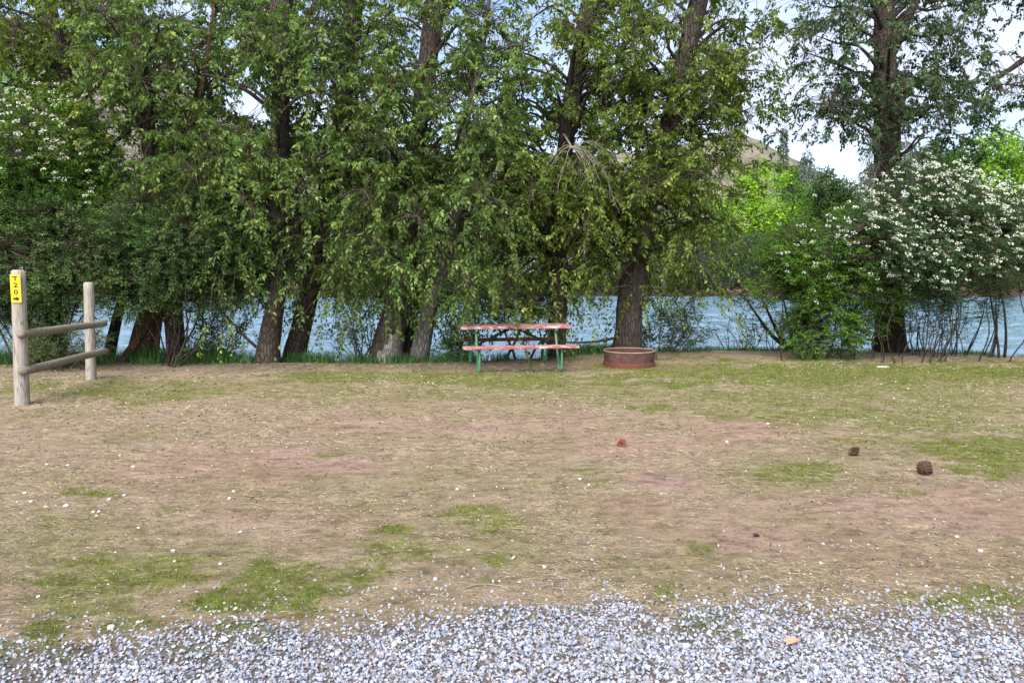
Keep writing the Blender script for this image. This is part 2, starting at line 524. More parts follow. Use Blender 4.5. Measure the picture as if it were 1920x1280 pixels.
def build_hills():
    a = np.linspace(-700, 2700, 260)
    r = np.linspace(240, 950, 56)
    top = np.interp(a, [-700, 0, 160, 300, 480, 700, 1000, 1250, 1370, 1410, 1450, 1500, 1545, 1600, 1680, 1800, 2000, 2700],
                    [60, 104, 122, 160, 245, 285, 300, 275, 252, 270, 292, 318, 345, 400, 450, 475, 470, 440])
    A, Rr = np.meshgrid(a, r)
    T = np.meshgrid(top, r)[0]
    th = np.arctan((A - 960) / FPX)
    X = Rr * np.sin(th)
    Y = Rr * np.cos(th)
    Hh = (HOR - T) / FPX * 640 + H - 3
    f = np.clip((Rr - 250) / 390, 0, 1) ** 1.15
    nz = n2(X, Y, .018, 3.0) * .5 + n2(X, Y, .05, 5.0) * .3 + n2(X, Y, .14, 6.0) * .15
    nz2 = n2(X, Y, .3, 8.0)
    Z = 2.9 + Hh * (f * .96) * (1 + .10 * (nz - .45) * np.sin(np.pi * f)) + 3.0 * (nz2 - .5) * f + 8 * (nz - .48) * f * (1 - .5 * f)
    Z = np.where(Rr > 640, Z - (Rr - 640) * .22, Z)
    V = np.stack([X, Y, Z], -1).reshape(-1, 3)
    nx, ny = len(a), len(r)
    i = np.arange(nx * ny).reshape(ny, nx)
    F = np.stack([i[:-1, :-1], i[:-1, 1:], i[1:, 1:], i[1:, :-1]], -1).reshape(-1, 4)
    k = NT('dry_hillside')
    v = k.pos()
    n1 = k.noise(v, .03, 6, .65)
    nn = k.noise(v, .22, 5, .7)
    c = k.ramp(n1, [(.3, (.085, .095, .055)), (.5, (.19, .165, .125)), (.72, (.27, .23, .185))])
    c = k.mix(k.ramp(nn, [(.50, (0,)), (.62, (1,))]), c, (.10, .105, .065))
    mead = k.attr('meadow')
    c = k.mix(mead, c, (.11, .20, .085))
    b = k.n('Bump', {'Height': nn, 'Strength': .5, 'Distance': 1.2})
    m = k.done(k.n('BsdfPrincipled', {'Base Color': c, 'Roughness': .95, 'Specular IOR Level': .05, 'Normal': b}))
    px, py = project(V)
    md = np.exp(-(((px - 30) / 75) ** 2 + ((py - 150) / 26) ** 2) ** 2)
    o = np_mesh('hill', V, F, m, smooth=True, vattr={'meadow': np.clip(md * 1.2, 0, 1)})
    tag(o, 'dry tan hill rising far beyond the river', kind='structure')


# ------------------------------------------------------------------ litter, grass, gravel
def build_gravel():
    n = 175000
    x = R.uniform(-4.6, 4.6, n)
    y = R.uniform(1.7, 4.6, n)
    e = gravel_edge(x, y)
    cl = n2(x, y, 3.0, 6.6)
    bald = np.maximum(.7 * sstep(.62, .85, n2(x, y, 3.1, 12.5)) * sstep(.7, .1, e), .8 * np.clip(cover(x, y, GREEN), 0, 1))
    keep = R.random(n) < np.where(e > 0, (.30 + .70 * sstep(0, .40, e)) * (1 - .85 * bald), .20 * np.exp(e / .14) + .008 * np.exp(e / .5))
    x, y, e = x[keep], y[keep], e[keep]
    n = len(x)
    s = R.gamma(9, 1 / 9, n) * .0056 + .0016
    phi = (1 + 5 ** .5) / 2
    ico = nrm(np.array([(-1, phi, 0), (1, phi, 0), (-1, -phi, 0), (1, -phi, 0), (0, -1, phi), (0, 1, phi), (0, -1, -phi), (0, 1, -phi),
                        (phi, 0, -1), (phi, 0, 1), (-phi, 0, -1), (-phi, 0, 1)]))
    fc = np.array([(0, 11, 5), (0, 5, 1), (0, 1, 7), (0, 7, 10), (0, 10, 11), (1, 5, 9), (5, 11, 4), (11, 10, 2), (10, 7, 6), (7, 1, 8),
                   (3, 9, 4), (3, 4, 2), (3, 2, 6), (3, 6, 8), (3, 8, 9), (4, 9, 5), (2, 4, 11), (6, 2, 10), (8, 6, 7), (9, 8, 1)])
    V = ico[None] * (1 + R.uniform(-.38, .30, (n, 12, 1)))
    V = V * np.stack([R.uniform(.8, 1.5, n), R.uniform(.7, 1.2, n), R.uniform(.45, .85, n)], -1)[:, None] * s[:, None, None]
    # tumble
    q = nrm(R.normal(size=(n, 4)) * np.array([1.6, .45, .45, 1.2]))
    w, a, b, c = q.T
    Rm = np.stack([np.stack([1 - 2 * (b * b + c * c), 2 * (a * b - w * c), 2 * (a * c + w * b)], -1),
                   np.stack([2 * (a * b + w * c), 1 - 2 * (a * a + c * c), 2 * (b * c - w * a)], -1),
                   np.stack([2 * (a * c - w * b), 2 * (b * c + w * a), 1 - 2 * (a * a + b * b)], -1)], -2)
    V = np.einsum('nij,nkj->nki', Rm, V)
    z = ground_z(x, y) + s * R.uniform(.2, 1.3, n) * np.where(e > 0, 1, .35)
    V = V + np.stack([x, y, z], -1)[:, None]
    F = (fc[None] + (np.arange(n) * 12)[:, None, None]).reshape(-1, 3)
    tint = np.repeat(np.clip(R.beta(1.6, 1.5, n) + .12 * (cl[keep] - .5), 0, 1), 20)
    warm = np.repeat(R.random(n) ** 2.2, 20)
    k = NT('crushed_gravel')
    t = k.attr('tint')
    c = k.ramp(t, [(0, (.115, .13, .17)), (.35, (.235, .27, .345)), (.7, (.37, .415, .51)), (1, (.62, .66, .73))])  # blue cast of open shade and sky mixed into the stone colours
    c = k.mix(k.math('MULTIPLY', k.attr('warm'), .7), c, (.36, .27, .22))
    sp = k.noise(k.pos(), 160, 3, .6)
    c = k.mix(.5, c, k.ramp(sp, [(.3, (.6,)), (.7, (1.0,))]), 'MULTIPLY')
    m = k.done(k.n('BsdfPrincipled', {'Base Color': c, 'Roughness': .8, 'Specular IOR Level': .3}))
    o = np_mesh('gravel', V.reshape(-1, 3), F, m, fattr={'tint': tint, 'warm': warm})
    tag(o, 'loose blue grey crushed gravel along the front edge', 'gravel', kind='stuff')


def ground_scatter(n, ymin, ymax, fall=1.7, xw=.80):
    """points on the field, thinner with distance like 1/d^fall"""
    u = R.random(n)
    a = 1 - fall
    d = (ymin ** (a + 1) + u * (ymax ** (a + 1) - ymin ** (a + 1))) ** (1 / (a + 1)) if abs(a + 1) > 1e-6 else ymin * (ymax / ymin) ** u
    x = R.uniform(-1, 1, n) * (d * xw + .6)
    return x, d


def blades(name, x, y, hgt, wid, lean, mat, tint, label, cat):
    n = len(x)
    z = ground_z(x, y)
    ph = R.uniform(0, 2 * math.pi, n)
    d = np.stack([np.cos(ph), np.sin(ph), np.zeros(n)], -1)
    s = np.stack([-np.sin(ph), np.cos(ph), np.zeros(n)], -1)
    up = np.array([0, 0, 1.0])
    p0 = np.stack([x, y, z - .003], -1)
    h = hgt[:, None]
    L = lean[:, None]
    p1 = p0 + up * h * .62 + d * h * L * .35
    p2 = p0 + up * h * (1 - .25 * L) + d * h * L
    w = wid[:, None] * s * .5
    V = np.stack([p0 - w, p0 + w, p1 + w * .75, p1 - w * .75, p2], 1).reshape(-1, 3)
    b = np.arange(n) * 5
    F = np.stack([np.stack([b, b + 1, b + 2], 1), np.stack([b, b + 2, b + 3], 1), np.stack([b + 3, b + 2, b + 4], 1)], 1).reshape(-1, 3)
    o = np_mesh(name, V, F, mat, fattr={'tint': np.repeat(tint, 3)})
    tag(o, label, cat, kind='stuff')
    return o


def build_grass():
    # green grass in the patches
    x, y = ground_scatter(520000, 3.1, 17.5, 1.5)
    g = cover(x, y, GREEN) * (1 - .8 * cover(x, y, BARE, .3))
    by = bank(x) + .35 * (n2(x, y, .9, 9.2) - .5)
    tuft = n2(x, y, 14, 2.0)
    prob = 1.4 * np.clip(g, 0, 1) ** 1.3 * sstep(.34, .68, tuft + .22 * g) + .16 * sstep(.60, .85, tuft) * (.3 + sstep(.4, .6, n2(x, y, .6, 14.))) + .02
    prob = np.where(y > by + .5, .25, prob)
    ge = gravel_edge(x, y)
    prob = np.where((ge > 0) & (y < 5), prob * .8, prob)
    k = (R.random(len(x)) < prob) & (ground_z(x, y) > WATER_Z + .05)
    x, y, g = x[k], y[k], g[k]
    n = len(x)
    far = np.clip(y / 8, .75, 1.6)
    hgt = (.010 + .030 * np.clip(g, 0, 1) * R.random(n) ** 1.5 + .012 * R.random(n)) * (.8 + .35 * far)
    wid = .0028 * (.7 + .6 * R.random(n)) * far ** 1.4
    m = leaf_mat('grass_blade', ((.055, .095, .010), (.15, .20, .024), (.37, .38, .11)), rough=.6, spec=.2, trans=.25)
    tint = np.clip(R.normal(.52, .22, n) - .25 * (g - .5) + .3 * (n2(x, y, 2.0, 5.5) - .5), 0, 1)
    blades('grass', x, y, hgt, wid, R.uniform(.3, 1.1, n), m, tint, 'short patchy green grass growing through the dirt', 'grass')

    # tall rank grass and weeds on the lip of the bank
    n = 90000
    x = R.uniform(-13, 13, n)
    by = bank(x) + .35 * (n2(x, bank(x), .9, 9.2) - .5)
    y = by + R.normal(.25, .35, n) + .15
    dens = np.interp(x, [-13, -6.2, -3.5, -2, -.6, 1.2, 2.6, 4, 6.5, 8, 13], [.9, 1, .75, .6, .6, .8, .5, .35, .55, .6, .7])
    k = (R.random(n) < dens * sstep(.3, .6, n2(x, y, 2.6, 1.1))) & (y > by - .35) & (ground_z(x, y) > WATER_Z + .02)
    x, y, by = x[k], y[k], by[k]
    n = len(x)
    hb = np.interp(x, [-13, -6, -3, -1, .5, 1.5, 3, 5, 8, 13], [.36, .36, .27, .22, .18, .30, .17, .11, .12, .15])
    hgt = hb * R.uniform(.35, 1.15, n) * sstep(-.4, .25, y - by) + .02
    m = leaf_mat('bank_grass_blade', ((.026, .085, .026), (.065, .18, .045), (.20, .30, .085)), rough=.55, spec=.25, trans=.25)
    blades('bank_grass', x, y, hgt, .009 * R.uniform(.6, 1.3, n), R.uniform(.2, .9, n), m, np.clip(R.normal(.5, .25, n), 0, 1),
           'taller rank grass along the lip of the river bank', 'grass')

    # dry straw lying flat
    x, y = ground_scatter(150000, 2.6, 14.5, 1.8)
    ge = gravel_edge(x, y)
    pr = .14 + .86 * sstep(.40, .68, .6 * n2(x, y, 1.6, 9.9) + .4 * n2(x, y, 5.5, 2.9))
    pr = pr * (1 - .85 * np.clip(1.3 * cover(x, y, PINK), 0, 1)) * (1 - .5 * np.clip(cover(x, y, GREEN), 0, 1))
    pr = np.where(ge > .1, pr * .10, pr)
    k = (R.random(len(x)) < pr) & (y < bank(x) + .1)
    x, y = x[k], y[k]
    n = len(x)
    L = R.uniform(.02, .075, n) * np.clip(y / 6, .8, 1.5)
    W = R.uniform(.0016, .0036, n) * np.clip(y / 5, .8, 2.4)
    ph = R.normal(0, .9, n)
    d = np.stack([np.cos(ph), np.sin(ph), R.normal(0, .13, n)], -1)
    p = np.stack([x, y, ground_z(x, y) + R.uniform(.002, .012, n)], -1)
    V, F = leafmesh(p, d, np.tile([0, 0, 1.0], (n, 1)) + R.normal(0, .25, (n, 3)), L, W, .2)
    m = leaf_mat('dry_straw', ((.17, .12, .08), (.42, .345, .235), (.72, .64, .51)), rough=.7, spec=.2, trans=.15)
    o = np_mesh('straw', V, F, m, fattr={'tint': np.repeat(np.clip(R.normal(.55, .28, n), 0, 1), 2)})
    tag(o, 'dry grass stalks and thatch lying on the dirt', 'straw', kind='stuff')

    # fallen white petals and chips
    x, y = ground_scatter(5200, 2.8, 15.0, .9)
    k = (R.random(len(x)) < .06 + .8 * sstep(.52, .82, n2(x, y, .9, 3.4))) & (y < bank(x)) & (gravel_edge(x, y) < 0)
    x, y = x[k], y[k]
    n = len(x)
    L = R.uniform(.008, .022, n) * np.clip(y / 7, .7, 1.4)
    p = np.stack([x, y, ground_z(x, y) + .008], -1)
    d = nrm(np.stack([R.normal(size=n), R.normal(size=n), R.normal(.25, .25, n)], -1))
    V, F = leafmesh(p, d, np.tile([0, 0, 1.0], (n, 1)) + R.normal(0, .5, (n, 3)), L, L * .8, .5)
    o = np_mesh('petal_litter', V, F, M['petal'], fattr={'tint': np.repeat(R.random(n), 2)})
    tag(o, 'fallen white petals and chips strewn over the dirt', 'petals', kind='stuff')

    # brown leaf crumbs
    x, y = ground_scatter(9000, 2.6, 14.5, 1.6)
    n = len(x)
    L = R.uniform(.012, .035, n) * np.clip(y / 7, .7, 1.4)
    p = np.stack([x, y, ground_z(x, y) + .005], -1)
    d = nrm(np.stack([R.normal(size=n), R.normal(size=n), R.normal(.2, .2, n)], -1))
    V, F = leafmesh(p, d, np.tile([0, 0, 1.0], (n, 1)) + R.normal(0, .5, (n, 3)), L, L * .45, .5)
    k2 = y < bank(x)
    V = V.reshape(-1, 4, 3)[k2].reshape(-1, 3)
    n = int(k2.sum())
    b = np.arange(n) * 4
    F = np.stack([np.stack([b, b + 2, b + 3], 1), np.stack([b, b + 3, b + 1], 1)], 1).reshape(-1, 3)
    m = leaf_mat('dead_leaf', ((.05, .035, .022), (.12, .08, .05), (.22, .15, .10)), rough=.8, spec=.1, trans=.1)
    o = np_mesh('leaf_litter', V, F, m, fattr={'tint': np.repeat(R.random(n), 2)})
    tag(o, 'brown crumbs of dead leaf on the ground', 'leaf litter', kind='stuff')


def build_stones():
    spots = [(88, 874, 9), (128, 876, 10), (250, 877, 10), (225, 857, 8), (47, 925, 11), (59, 943, 11), (33, 943, 8), (124, 951, 15), (205, 938, 11),
             (233, 930, 9), (175, 960, 10), (185, 960, 10), (181, 967, 7), (86, 952, 9), (260, 990, 9), (430, 934, 10), (438, 920, 9), (451, 997, 9),
             (325, 1032, 12), (327, 1055, 8), (413, 1061, 10), (442, 1147, 12), (422, 1167, 11), (259, 1169, 11), (208, 1178, 20), (72, 1118, 10),
             (178, 1100, 8), (1021, 1064, 13), (857, 915, 9), (1087, 900, 9), (1104, 910, 8), (1839, 1035, 13), (1794, 1011, 11), (1539, 1055, 9),
             (1363, 830, 9), (1440, 795, 8), (742, 1106, 8), (1246, 1118, 10)]
    k = NT('white_stone')
    a = k.noise(k.pos(), 60, 4, .6)
    c = k.ramp(a, [(.3, (.40, .375, .345)), (.7, (.70, .68, .645))])
    m = k.done(k.n('BsdfPrincipled', {'Base Color': c, 'Roughness': .75, 'Specular IOR Level': .25}))
    import bmesh
    protos = []
    for j in range(4):
        bm = bmesh.new()
        bmesh.ops.create_icosphere(bm, subdivisions=2, radius=1)
        for v in bm.verts:
            q = np.array(v.co)[None] + j * 5.3
            v.co *= .72 + .6 * float(vnoise(q, 1.1)[0])
            v.co.z *= .62
        me = bpy.data.meshes.new('pebble')
        bm.to_mesh(me)
        bm.free()
        me.polygons.foreach_set('use_smooth', [True] * len(me.polygons))
        me.materials.append(m)
        protos.append(me)
    for i, (px, py, w) in enumerate(spots):
        g = G(px, py)
        o = bpy.data.objects.new('pebble', protos[i % 4])
        COL.objects.link(o)
        r = w * .5 * g[1] / FPX * .74
        o.location = (g[0], g[1], float(ground_z(g[0:1], g[1:2])[0]) + r * .3)
        o.scale = (r, r, r)
        o.rotation_euler = (0, 0, i * 1.7)
        tag(o, 'small round white stone lying on the dirt field', 'stone', 'white stones scattered on the dirt')
    # single dark stone
    g = G(1418, 1006)
    o = bpy.data.objects.new('pebble', protos[1].copy())
    o.data.materials.clear()
    o.data.materials.append(simple('black_stone', (.02, .02, .022), .7))
    COL.objects.link(o)
    o.location = (g[0], g[1], .012)
    o.scale = (.018, .014, .016)
    tag(o, 'small black stone alone on the pinkish dirt', 'stone')
    # flat pale stone near the bank
    g = G(1655, 690)
    o = bpy.data.objects.new('pebble', protos[2])
    COL.objects.link(o)
    o.location = (g[0], g[1], float(ground_z(g[0:1], g[1:2])[0]) + .01)
    o.scale = (.12, .08, .03)
    tag(o, 'broad flat white stone in the grass before the flowering bush', 'stone')
    # pale curved stick
    mb = MB()
    path = [np.append(G(px, py), 0) for px, py in ((876, 1108), (893, 1103), (915, 1102), (938, 1105), (952, 1110))]
    path = np.array(path)
    path[:, 2] = ground_z(path[:, 0], path[:, 1]) + .012
    mb.tube(resample(path, .02), .0032, 6)
    o = mb.build('stick', M['dead_twig'], smooth=True)
    tag(o, 'thin pale curved stick lying by the gravel edge', 'stick')
    # fallen reddish leaf on the gravel
    g = G(1488, 1216)
    mb = MB()
    L, W = .095, .055
    vs, fs = [], []
    prof = [(0, .0), (.15, .55), (.4, 1), (.7, .7), (1, 0)]
    for t, w in prof:
        for s in (-1, 0, 1):
            vs.append((t * L - L / 2, s * w * W / 2, .012 + .010 * abs(s) * w + .008 * math.sin(t * 3)))
    for i in range(4):
        for j in range(2):
            a0 = i * 3 + j
            fs.append((a0, a0 + 1, a0 + 4, a0 + 3))
    mb.add(vs, fs)
    o = mb.build('fallen_leaf', simple('rust_leaf', (.50, .27, .18), .7, .2, 40), smooth=True)
    o.location = (g[0], g[1], .02)
    o.rotation_euler = (0, 0, .5)
    tag(o, 'single rust coloured leaf lying on the grey gravel', 'leaf')


def pine_cone(px, py, wpx, col, label, rz, tilt):
    g = G(px, py)
    r = wpx * .5 * g[1] / FPX
    root = empty('pine_cone', (g[0], g[1], float(ground_z(g[0:1], g[1:2])[0])), label, 'pine cone', 'pine cones on the field')
    V, F = [], []
    n = 78
    mat = simple('cone_scale_' + str(px), col, .75, .4, 60)
    for i in range(n):
        t = i / (n - 1)
        a = i * 2.39996
        zc = (t - .5) * 2.7
        rad = .92 * math.sin(math.pi * (t * .86 + .10)) ** .7
        o = np.array([math.cos(a), math.sin(a), .0])
        u = np.array([0, 0, 1.0])
        s = np.cross(u, o)
        base = o * rad * .35 + u * zc * .85
        tip = o * rad * (1.12 + .16 * math.sin(i * 7.1)) + u * (zc * .85 + .26 + .3 * (t - .3))
        w = .19 * rad + .045
        b = len(V)
        V += [base - s * w * .4, base + s * w * .4, (base * .35 + tip * .65) + s * w - u * .03, tip, (base * .35 + tip * .65) - s * w - u * .03,
              (base * .5 + tip * .5) - u * .12]
        F += [(b, b + 1, b + 2), (b, b + 2, b + 4), (b + 4, b + 2, b + 3), (b, b + 5, b + 1), (b + 1, b + 5, b + 2), (b, b + 4, b + 5),
              (b + 4, b + 3, b + 5), (b + 2, b + 5, b + 3)]
    V = np.array(V) * r
    rot = Matrix.Rotation(rz, 3, 'Z') @ Matrix.Rotation(tilt, 3, 'X')
    V = V @ np.array(rot).T
    V[:, 2] += -V[:, 2].min() * .80
    o = np_mesh('scales', V, F, mat, root)
    mb = MB()
    mb.tube((np.array([[0, 0, -.95], [0, 0, 1.0]]) * r * .9) @ np.array(rot).T + np.array([0, 0, r * .85]), r * .24, 8)
    mb.build('core', mat, root)


# ------------------------------------------------------------------ made things
def build_fence():
    near = np.array([*G(40, 757), 0.0])
    far = np.array([*G(170, 711), 0.0])
    k = NT('weathered_post')
    v = k.pos((1, 1, .12))
    a = k.noise(v, 60, 5, .65)
    sp = k.noise(k.pos(), 130, 4, .7)
    bg = k.noise(k.pos((1, 1, .4)), 5, 4, .6)
    c = k.ramp(a, [(.25, (.24, .21, .175)), (.5, (.38, .335, .285)), (.8, (.52, .465, .405))])
    c = k.mix(.45, c, k.ramp(sp, [(.35, (.55,)), (.6, (1.05,))]), 'MULTIPLY')
    cr = k.n('TexVoronoi', {'Vector': k.pos((1, 1, .05)), 'Scale': 26}, feature='DISTANCE_TO_EDGE').outputs[0]
    c = k.mix(k.math('MULTIPLY', k.ramp(cr, [(0, (1,)), (.05, (0,))]), .75), c, (.09, .075, .06))
    c = k.mix(k.ramp(bg, [(.5, (0,)), (.75, (.35,))]), c, (.26, .27, .20))
    b = k.n('Bump', {'Height': a, 'Strength': .5, 'Distance': .01})
    pm = k.done(k.n('BsdfPrincipled', {'Base Color': c, 'Roughness': .9, 'Specular IOR Level': .15, 'Normal': b}))
    k = NT('weathered_rail')
    v = k.pos((.12, 1, 1))
    a = k.noise(v, 45, 6, .65, .5)
    c = k.ramp(a, [(.28, (.10, .085, .06)), (.5, (.23, .20, .155)), (.78, (.37, .335, .27))])
    b = k.n('Bump', {'Height': a, 'Strength': .8, 'Distance': .015})
    rm = k.done(k.n('BsdfPrincipled', {'Base Color': c, 'Roughness': .92, 'Specular IOR Level': .12, 'Normal': b}))
    root = empty('rail_fence', tuple(near), 'short weathered two rail log fence at the campsite corner', 'fence')

    def log(p, q, r0, r1, name, mat, axis, parent, wob=.006, cham=.02):
        n = 28
        L = np.linalg.norm(q - p)
        t = np.linspace(0, 1, n)
        t = np.concatenate([[0, .0001, cham / L], t[2:-2], [1 - cham / L, .9999, 1]])
        n = len(t)
        path = p + (q - p) * t[:, None]
        path = path + np.stack([vnoise(np.stack([t * 3 + s, t * 0, t * 0], -1)) - .5 for s in (1, 11, 21)], -1) * wob * 2
        rad = (r0 + (r1 - r0) * t)
        sides = 20
        V, F = tubes(path[None], rad[None], sides)
        V = V.reshape(n, sides, 3)
        nn = vnoise(np.stack([np.cos(np.arange(sides) / sides * 6.283) * 1.4 + 0 * t[:, None], np.sin(np.arange(sides) / sides * 6.283) * 1.4 + 0 * t[:, None], t[:, None] * 3 + np.zeros(sides)], -1))
        V = path[:, None] + (V - path[:, None]) * (1 + .14 * (nn[..., None] - .5))
        for i, s in ((0, .0), (1, .72), (2, 1.0), (n - 3, 1.0), (n - 2, .72), (n - 1, .0)):
            V[i] = path[i] + (V[i] - path[i]) * s
        o = np_mesh(name, V.reshape(-1, 3) - near, F, mat, parent, smooth=True)
        return o
    ntop = P(34, 506, near[1] + .02)
    ftop = P(166, 529, far[1] + .02)
    log(near + np.array([0, 0, -.3]), ntop, .090, .080, 'post', pm, 2, root)
    log(far + np.array([0, 0, -.3]), ftop, .078, .072, 'post', pm, 2, root)
    # rails run past the camera side of both posts
    for (a, b2) in (((37, 627), (197, 606)), ((40, 697), (199, 657))):
        p = P(a[0], a[1], near[1] - .10)
        q = P(b2[0], b2[1], far[1] + .18)
        log(p, q, .056, .050, 'rail', rm, 0, root, .012, .03)
    # bolt heads where rails meet the posts
    # sign --------------------------------------------------------------
    c = P(29.3, 541, near[1] - .075)
    tocam = nrm(np.array([-c[0], -c[1], 0.0]))
    left = np.array([tocam[1], -tocam[0], 0.0])
    if left[0] > 0:
        left = -left
    nv = math.cos(math.radians(24)) * tocam + math.sin(math.radians(24)) * left
    rightv = np.cross(np.array([0, 0, 1.0]), nv)
    W, Hs = .118, .352
    sr = empty('site_sign', tuple(c), 'small yellow plastic plate reading T 20 with arrow on near post', 'sign')
    rm3 = Matrix(((rightv[0], 0, nv[0]), (rightv[1], 0, nv[1]), (rightv[2], 1, nv[2]))).to_4x4()
    sr.matrix_world = Matrix.Translation(Vector(c)) @ rm3
    mb = MB()
    pts = []
    r = .014
    for cx, cy, a0 in ((W / 2 - r, Hs / 2 - r, 0), (-W / 2 + r, Hs / 2 - r, 90), (-W / 2 + r, -Hs / 2 + r, 180), (W / 2 - r, -Hs / 2 + r, 270)):
        for s in range(6):
            an = math.radians(a0 + s * 18)
            pts.append((cx + r * math.cos(an), cy + r * math.sin(an)))
    n = len(pts)
    mb.add([(x, y, -.006) for x, y in pts] + [(x, y, .0) for x, y in pts],
           [tuple(range(n, 2 * n)), tuple(range(n - 1, -1, -1))] + [(i, (i + 1) % n, n + (i + 1) % n, n + i) for i in range(n)])
    k = NT('yellow_plate')
    a = k.noise(k.pos(), 14, 4, .6)
    cc = k.ramp(a, [(.3, (.80, .50, .010)), (.7, (.88, .60, .015))])
    mb.build('plate', k.done(k.n('BsdfPrincipled', {'Base Color': cc, 'Roughness': .45})), sr)
    ink = simple('black_ink', (.012, .012, .012), .6, .2, 30, .05)
    for ch, yy in (('T', .122), ('2', .040), ('0', -.045)):
        cu = bpy.data.curves.new('character', 'FONT')
        cu.body = ch
        cu.size = .092
        cu.align_x = 'CENTER'
        cu.align_y = 'CENTER'
        cu.extrude = .0008
        cu.offset = .0022
        cu.materials.append(ink)
        tmp = bpy.data.objects.new('character_source', cu)
        COL.objects.link(tmp)
        me = bpy.data.meshes.new_from_object(tmp.evaluated_get(bpy.context.evaluated_depsgraph_get()))
        bpy.data.objects.remove(tmp)
        o = bpy.data.objects.new('character', me)
        COL.objects.link(o)
        o.parent = sr
        o.location = (0, yy, .0012)
        o.scale = (1.05, .86, 1)
    mb = MB()
    ay = -.128
    A = [(-.034, .013), (.002, .013), (.002, .032), (.040, 0), (.002, -.032), (.002, -.013), (-.034, -.013)]
    mb.add([(x, y + ay, .0004) for x, y in A] + [(x, y + ay, .0018) for x, y in A],
           [tuple(range(7, 14)), tuple(range(6, -1, -1))] + [(i, (i + 1) % 7, 7 + (i + 1) % 7, 7 + i) for i in range(7)])
    mb.build('arrow', ink, sr)


def build_table():
    c = np.array([*G(966, 686), 0.0])
    c[1] = 13.05
    c[0] = (963 - 960) / FPX * 13.05
    c[2] = float(ground_z(c[0:1], c[1:2])[0]) - .005
    root = empty('picnic_table', tuple(c), 'faded red plank picnic table on green pipe legs by the river', 'picnic table')
    root.rotation_euler = (0, 0, math.radians(9.5))
    k = NT('flaking_red_paint')
    v = k.pos((.35, 1, 1))
    a = k.noise(v, 16, 6, .68, .8)
    f = k.noise(k.pos((.15, 1, 1)), 90, 4, .6)
    red = k.ramp(f, [(.2, (.25, .075, .075)), (.8, (.40, .145, .14))])
    wood = k.ramp(f, [(.2, (.36, .30, .26)), (.8, (.66, .58, .53))])
    cc = k.mix(k.ramp(a, [(.50, (0,)), (.60, (1,))]), red, wood)
    b = k.n('Bump', {'Height': f, 'Strength': .4, 'Distance': .006})
    pm = k.done(k.n('BsdfPrincipled', {'Base Color': cc, 'Roughness': .75, 'Specular IOR Level': .25, 'Normal': b}))
    gm = simple('green_pipe_paint', (.085, .235, .125), .55, .45, 18, .15)
    dg = simple('dark_green_brace_paint', (.020, .045, .030), .6, .4, 18, .15)
    bm_ = simple('brown_red_paint', (.16, .045, .035), .75, .35, 20, .2)
    L = 1.94
    mb = MB()
    for i in range(5):
        y = (i - 2) * .150
        mb.box((R.uniform(-.008, .008), y, .735 + .002 * (i % 2)), (L, .142, .045), bev=.006)
    mb.build('table_top', pm, root)
    for s, m2 in ((-1, pm), (1, bm_)):
        mb = MB()
        for j in range(2):
            mb.box((0, s * (.66 + j * .135), .435 + .002 * j), (L, .128, .042), bev=.006)
        ben = mb.build('bench', m2, root)
        if m2 is bm_:
            ben['label'] = 'darker brown red bench on the river side'
    for ex in (-.70, .70):
        mb = MB()
        for s in (-1, 1):
            # pipe bent to a narrow U: up to the bench on the outside, up to the top on the inside
            path = [(ex, s * .76, .41), (ex, s * .755, .20), (ex, s * .735, .06), (ex, s * .68, .020), (ex, s * .60, .020), (ex, s * .54, .06), (ex, s * .47, .22), (ex, s * .235, .705)]
            mb.tube(resample(path, .03), .020, 10)
        mb.tube([(ex, -.79, .393), (ex, .79, .393)], .022, 10)
        mb.tube([(ex, -.36, .690), (ex, .36, .690)], .022, 10)
        mb.build('leg_frame', gm, root, True)
        mb = MB()
        sg = -1 if ex < 0 else 1
        mb.tube([(sg * .05, 0, .70), (ex - sg * .005, 0, .393)], .021, 8)
        mb.build('brace', dg, root, True)
    mb = MB()
    mb.box((0, 0, .706), (.20, .60, .012))
    mb.build('centre_cleat', dg, root)


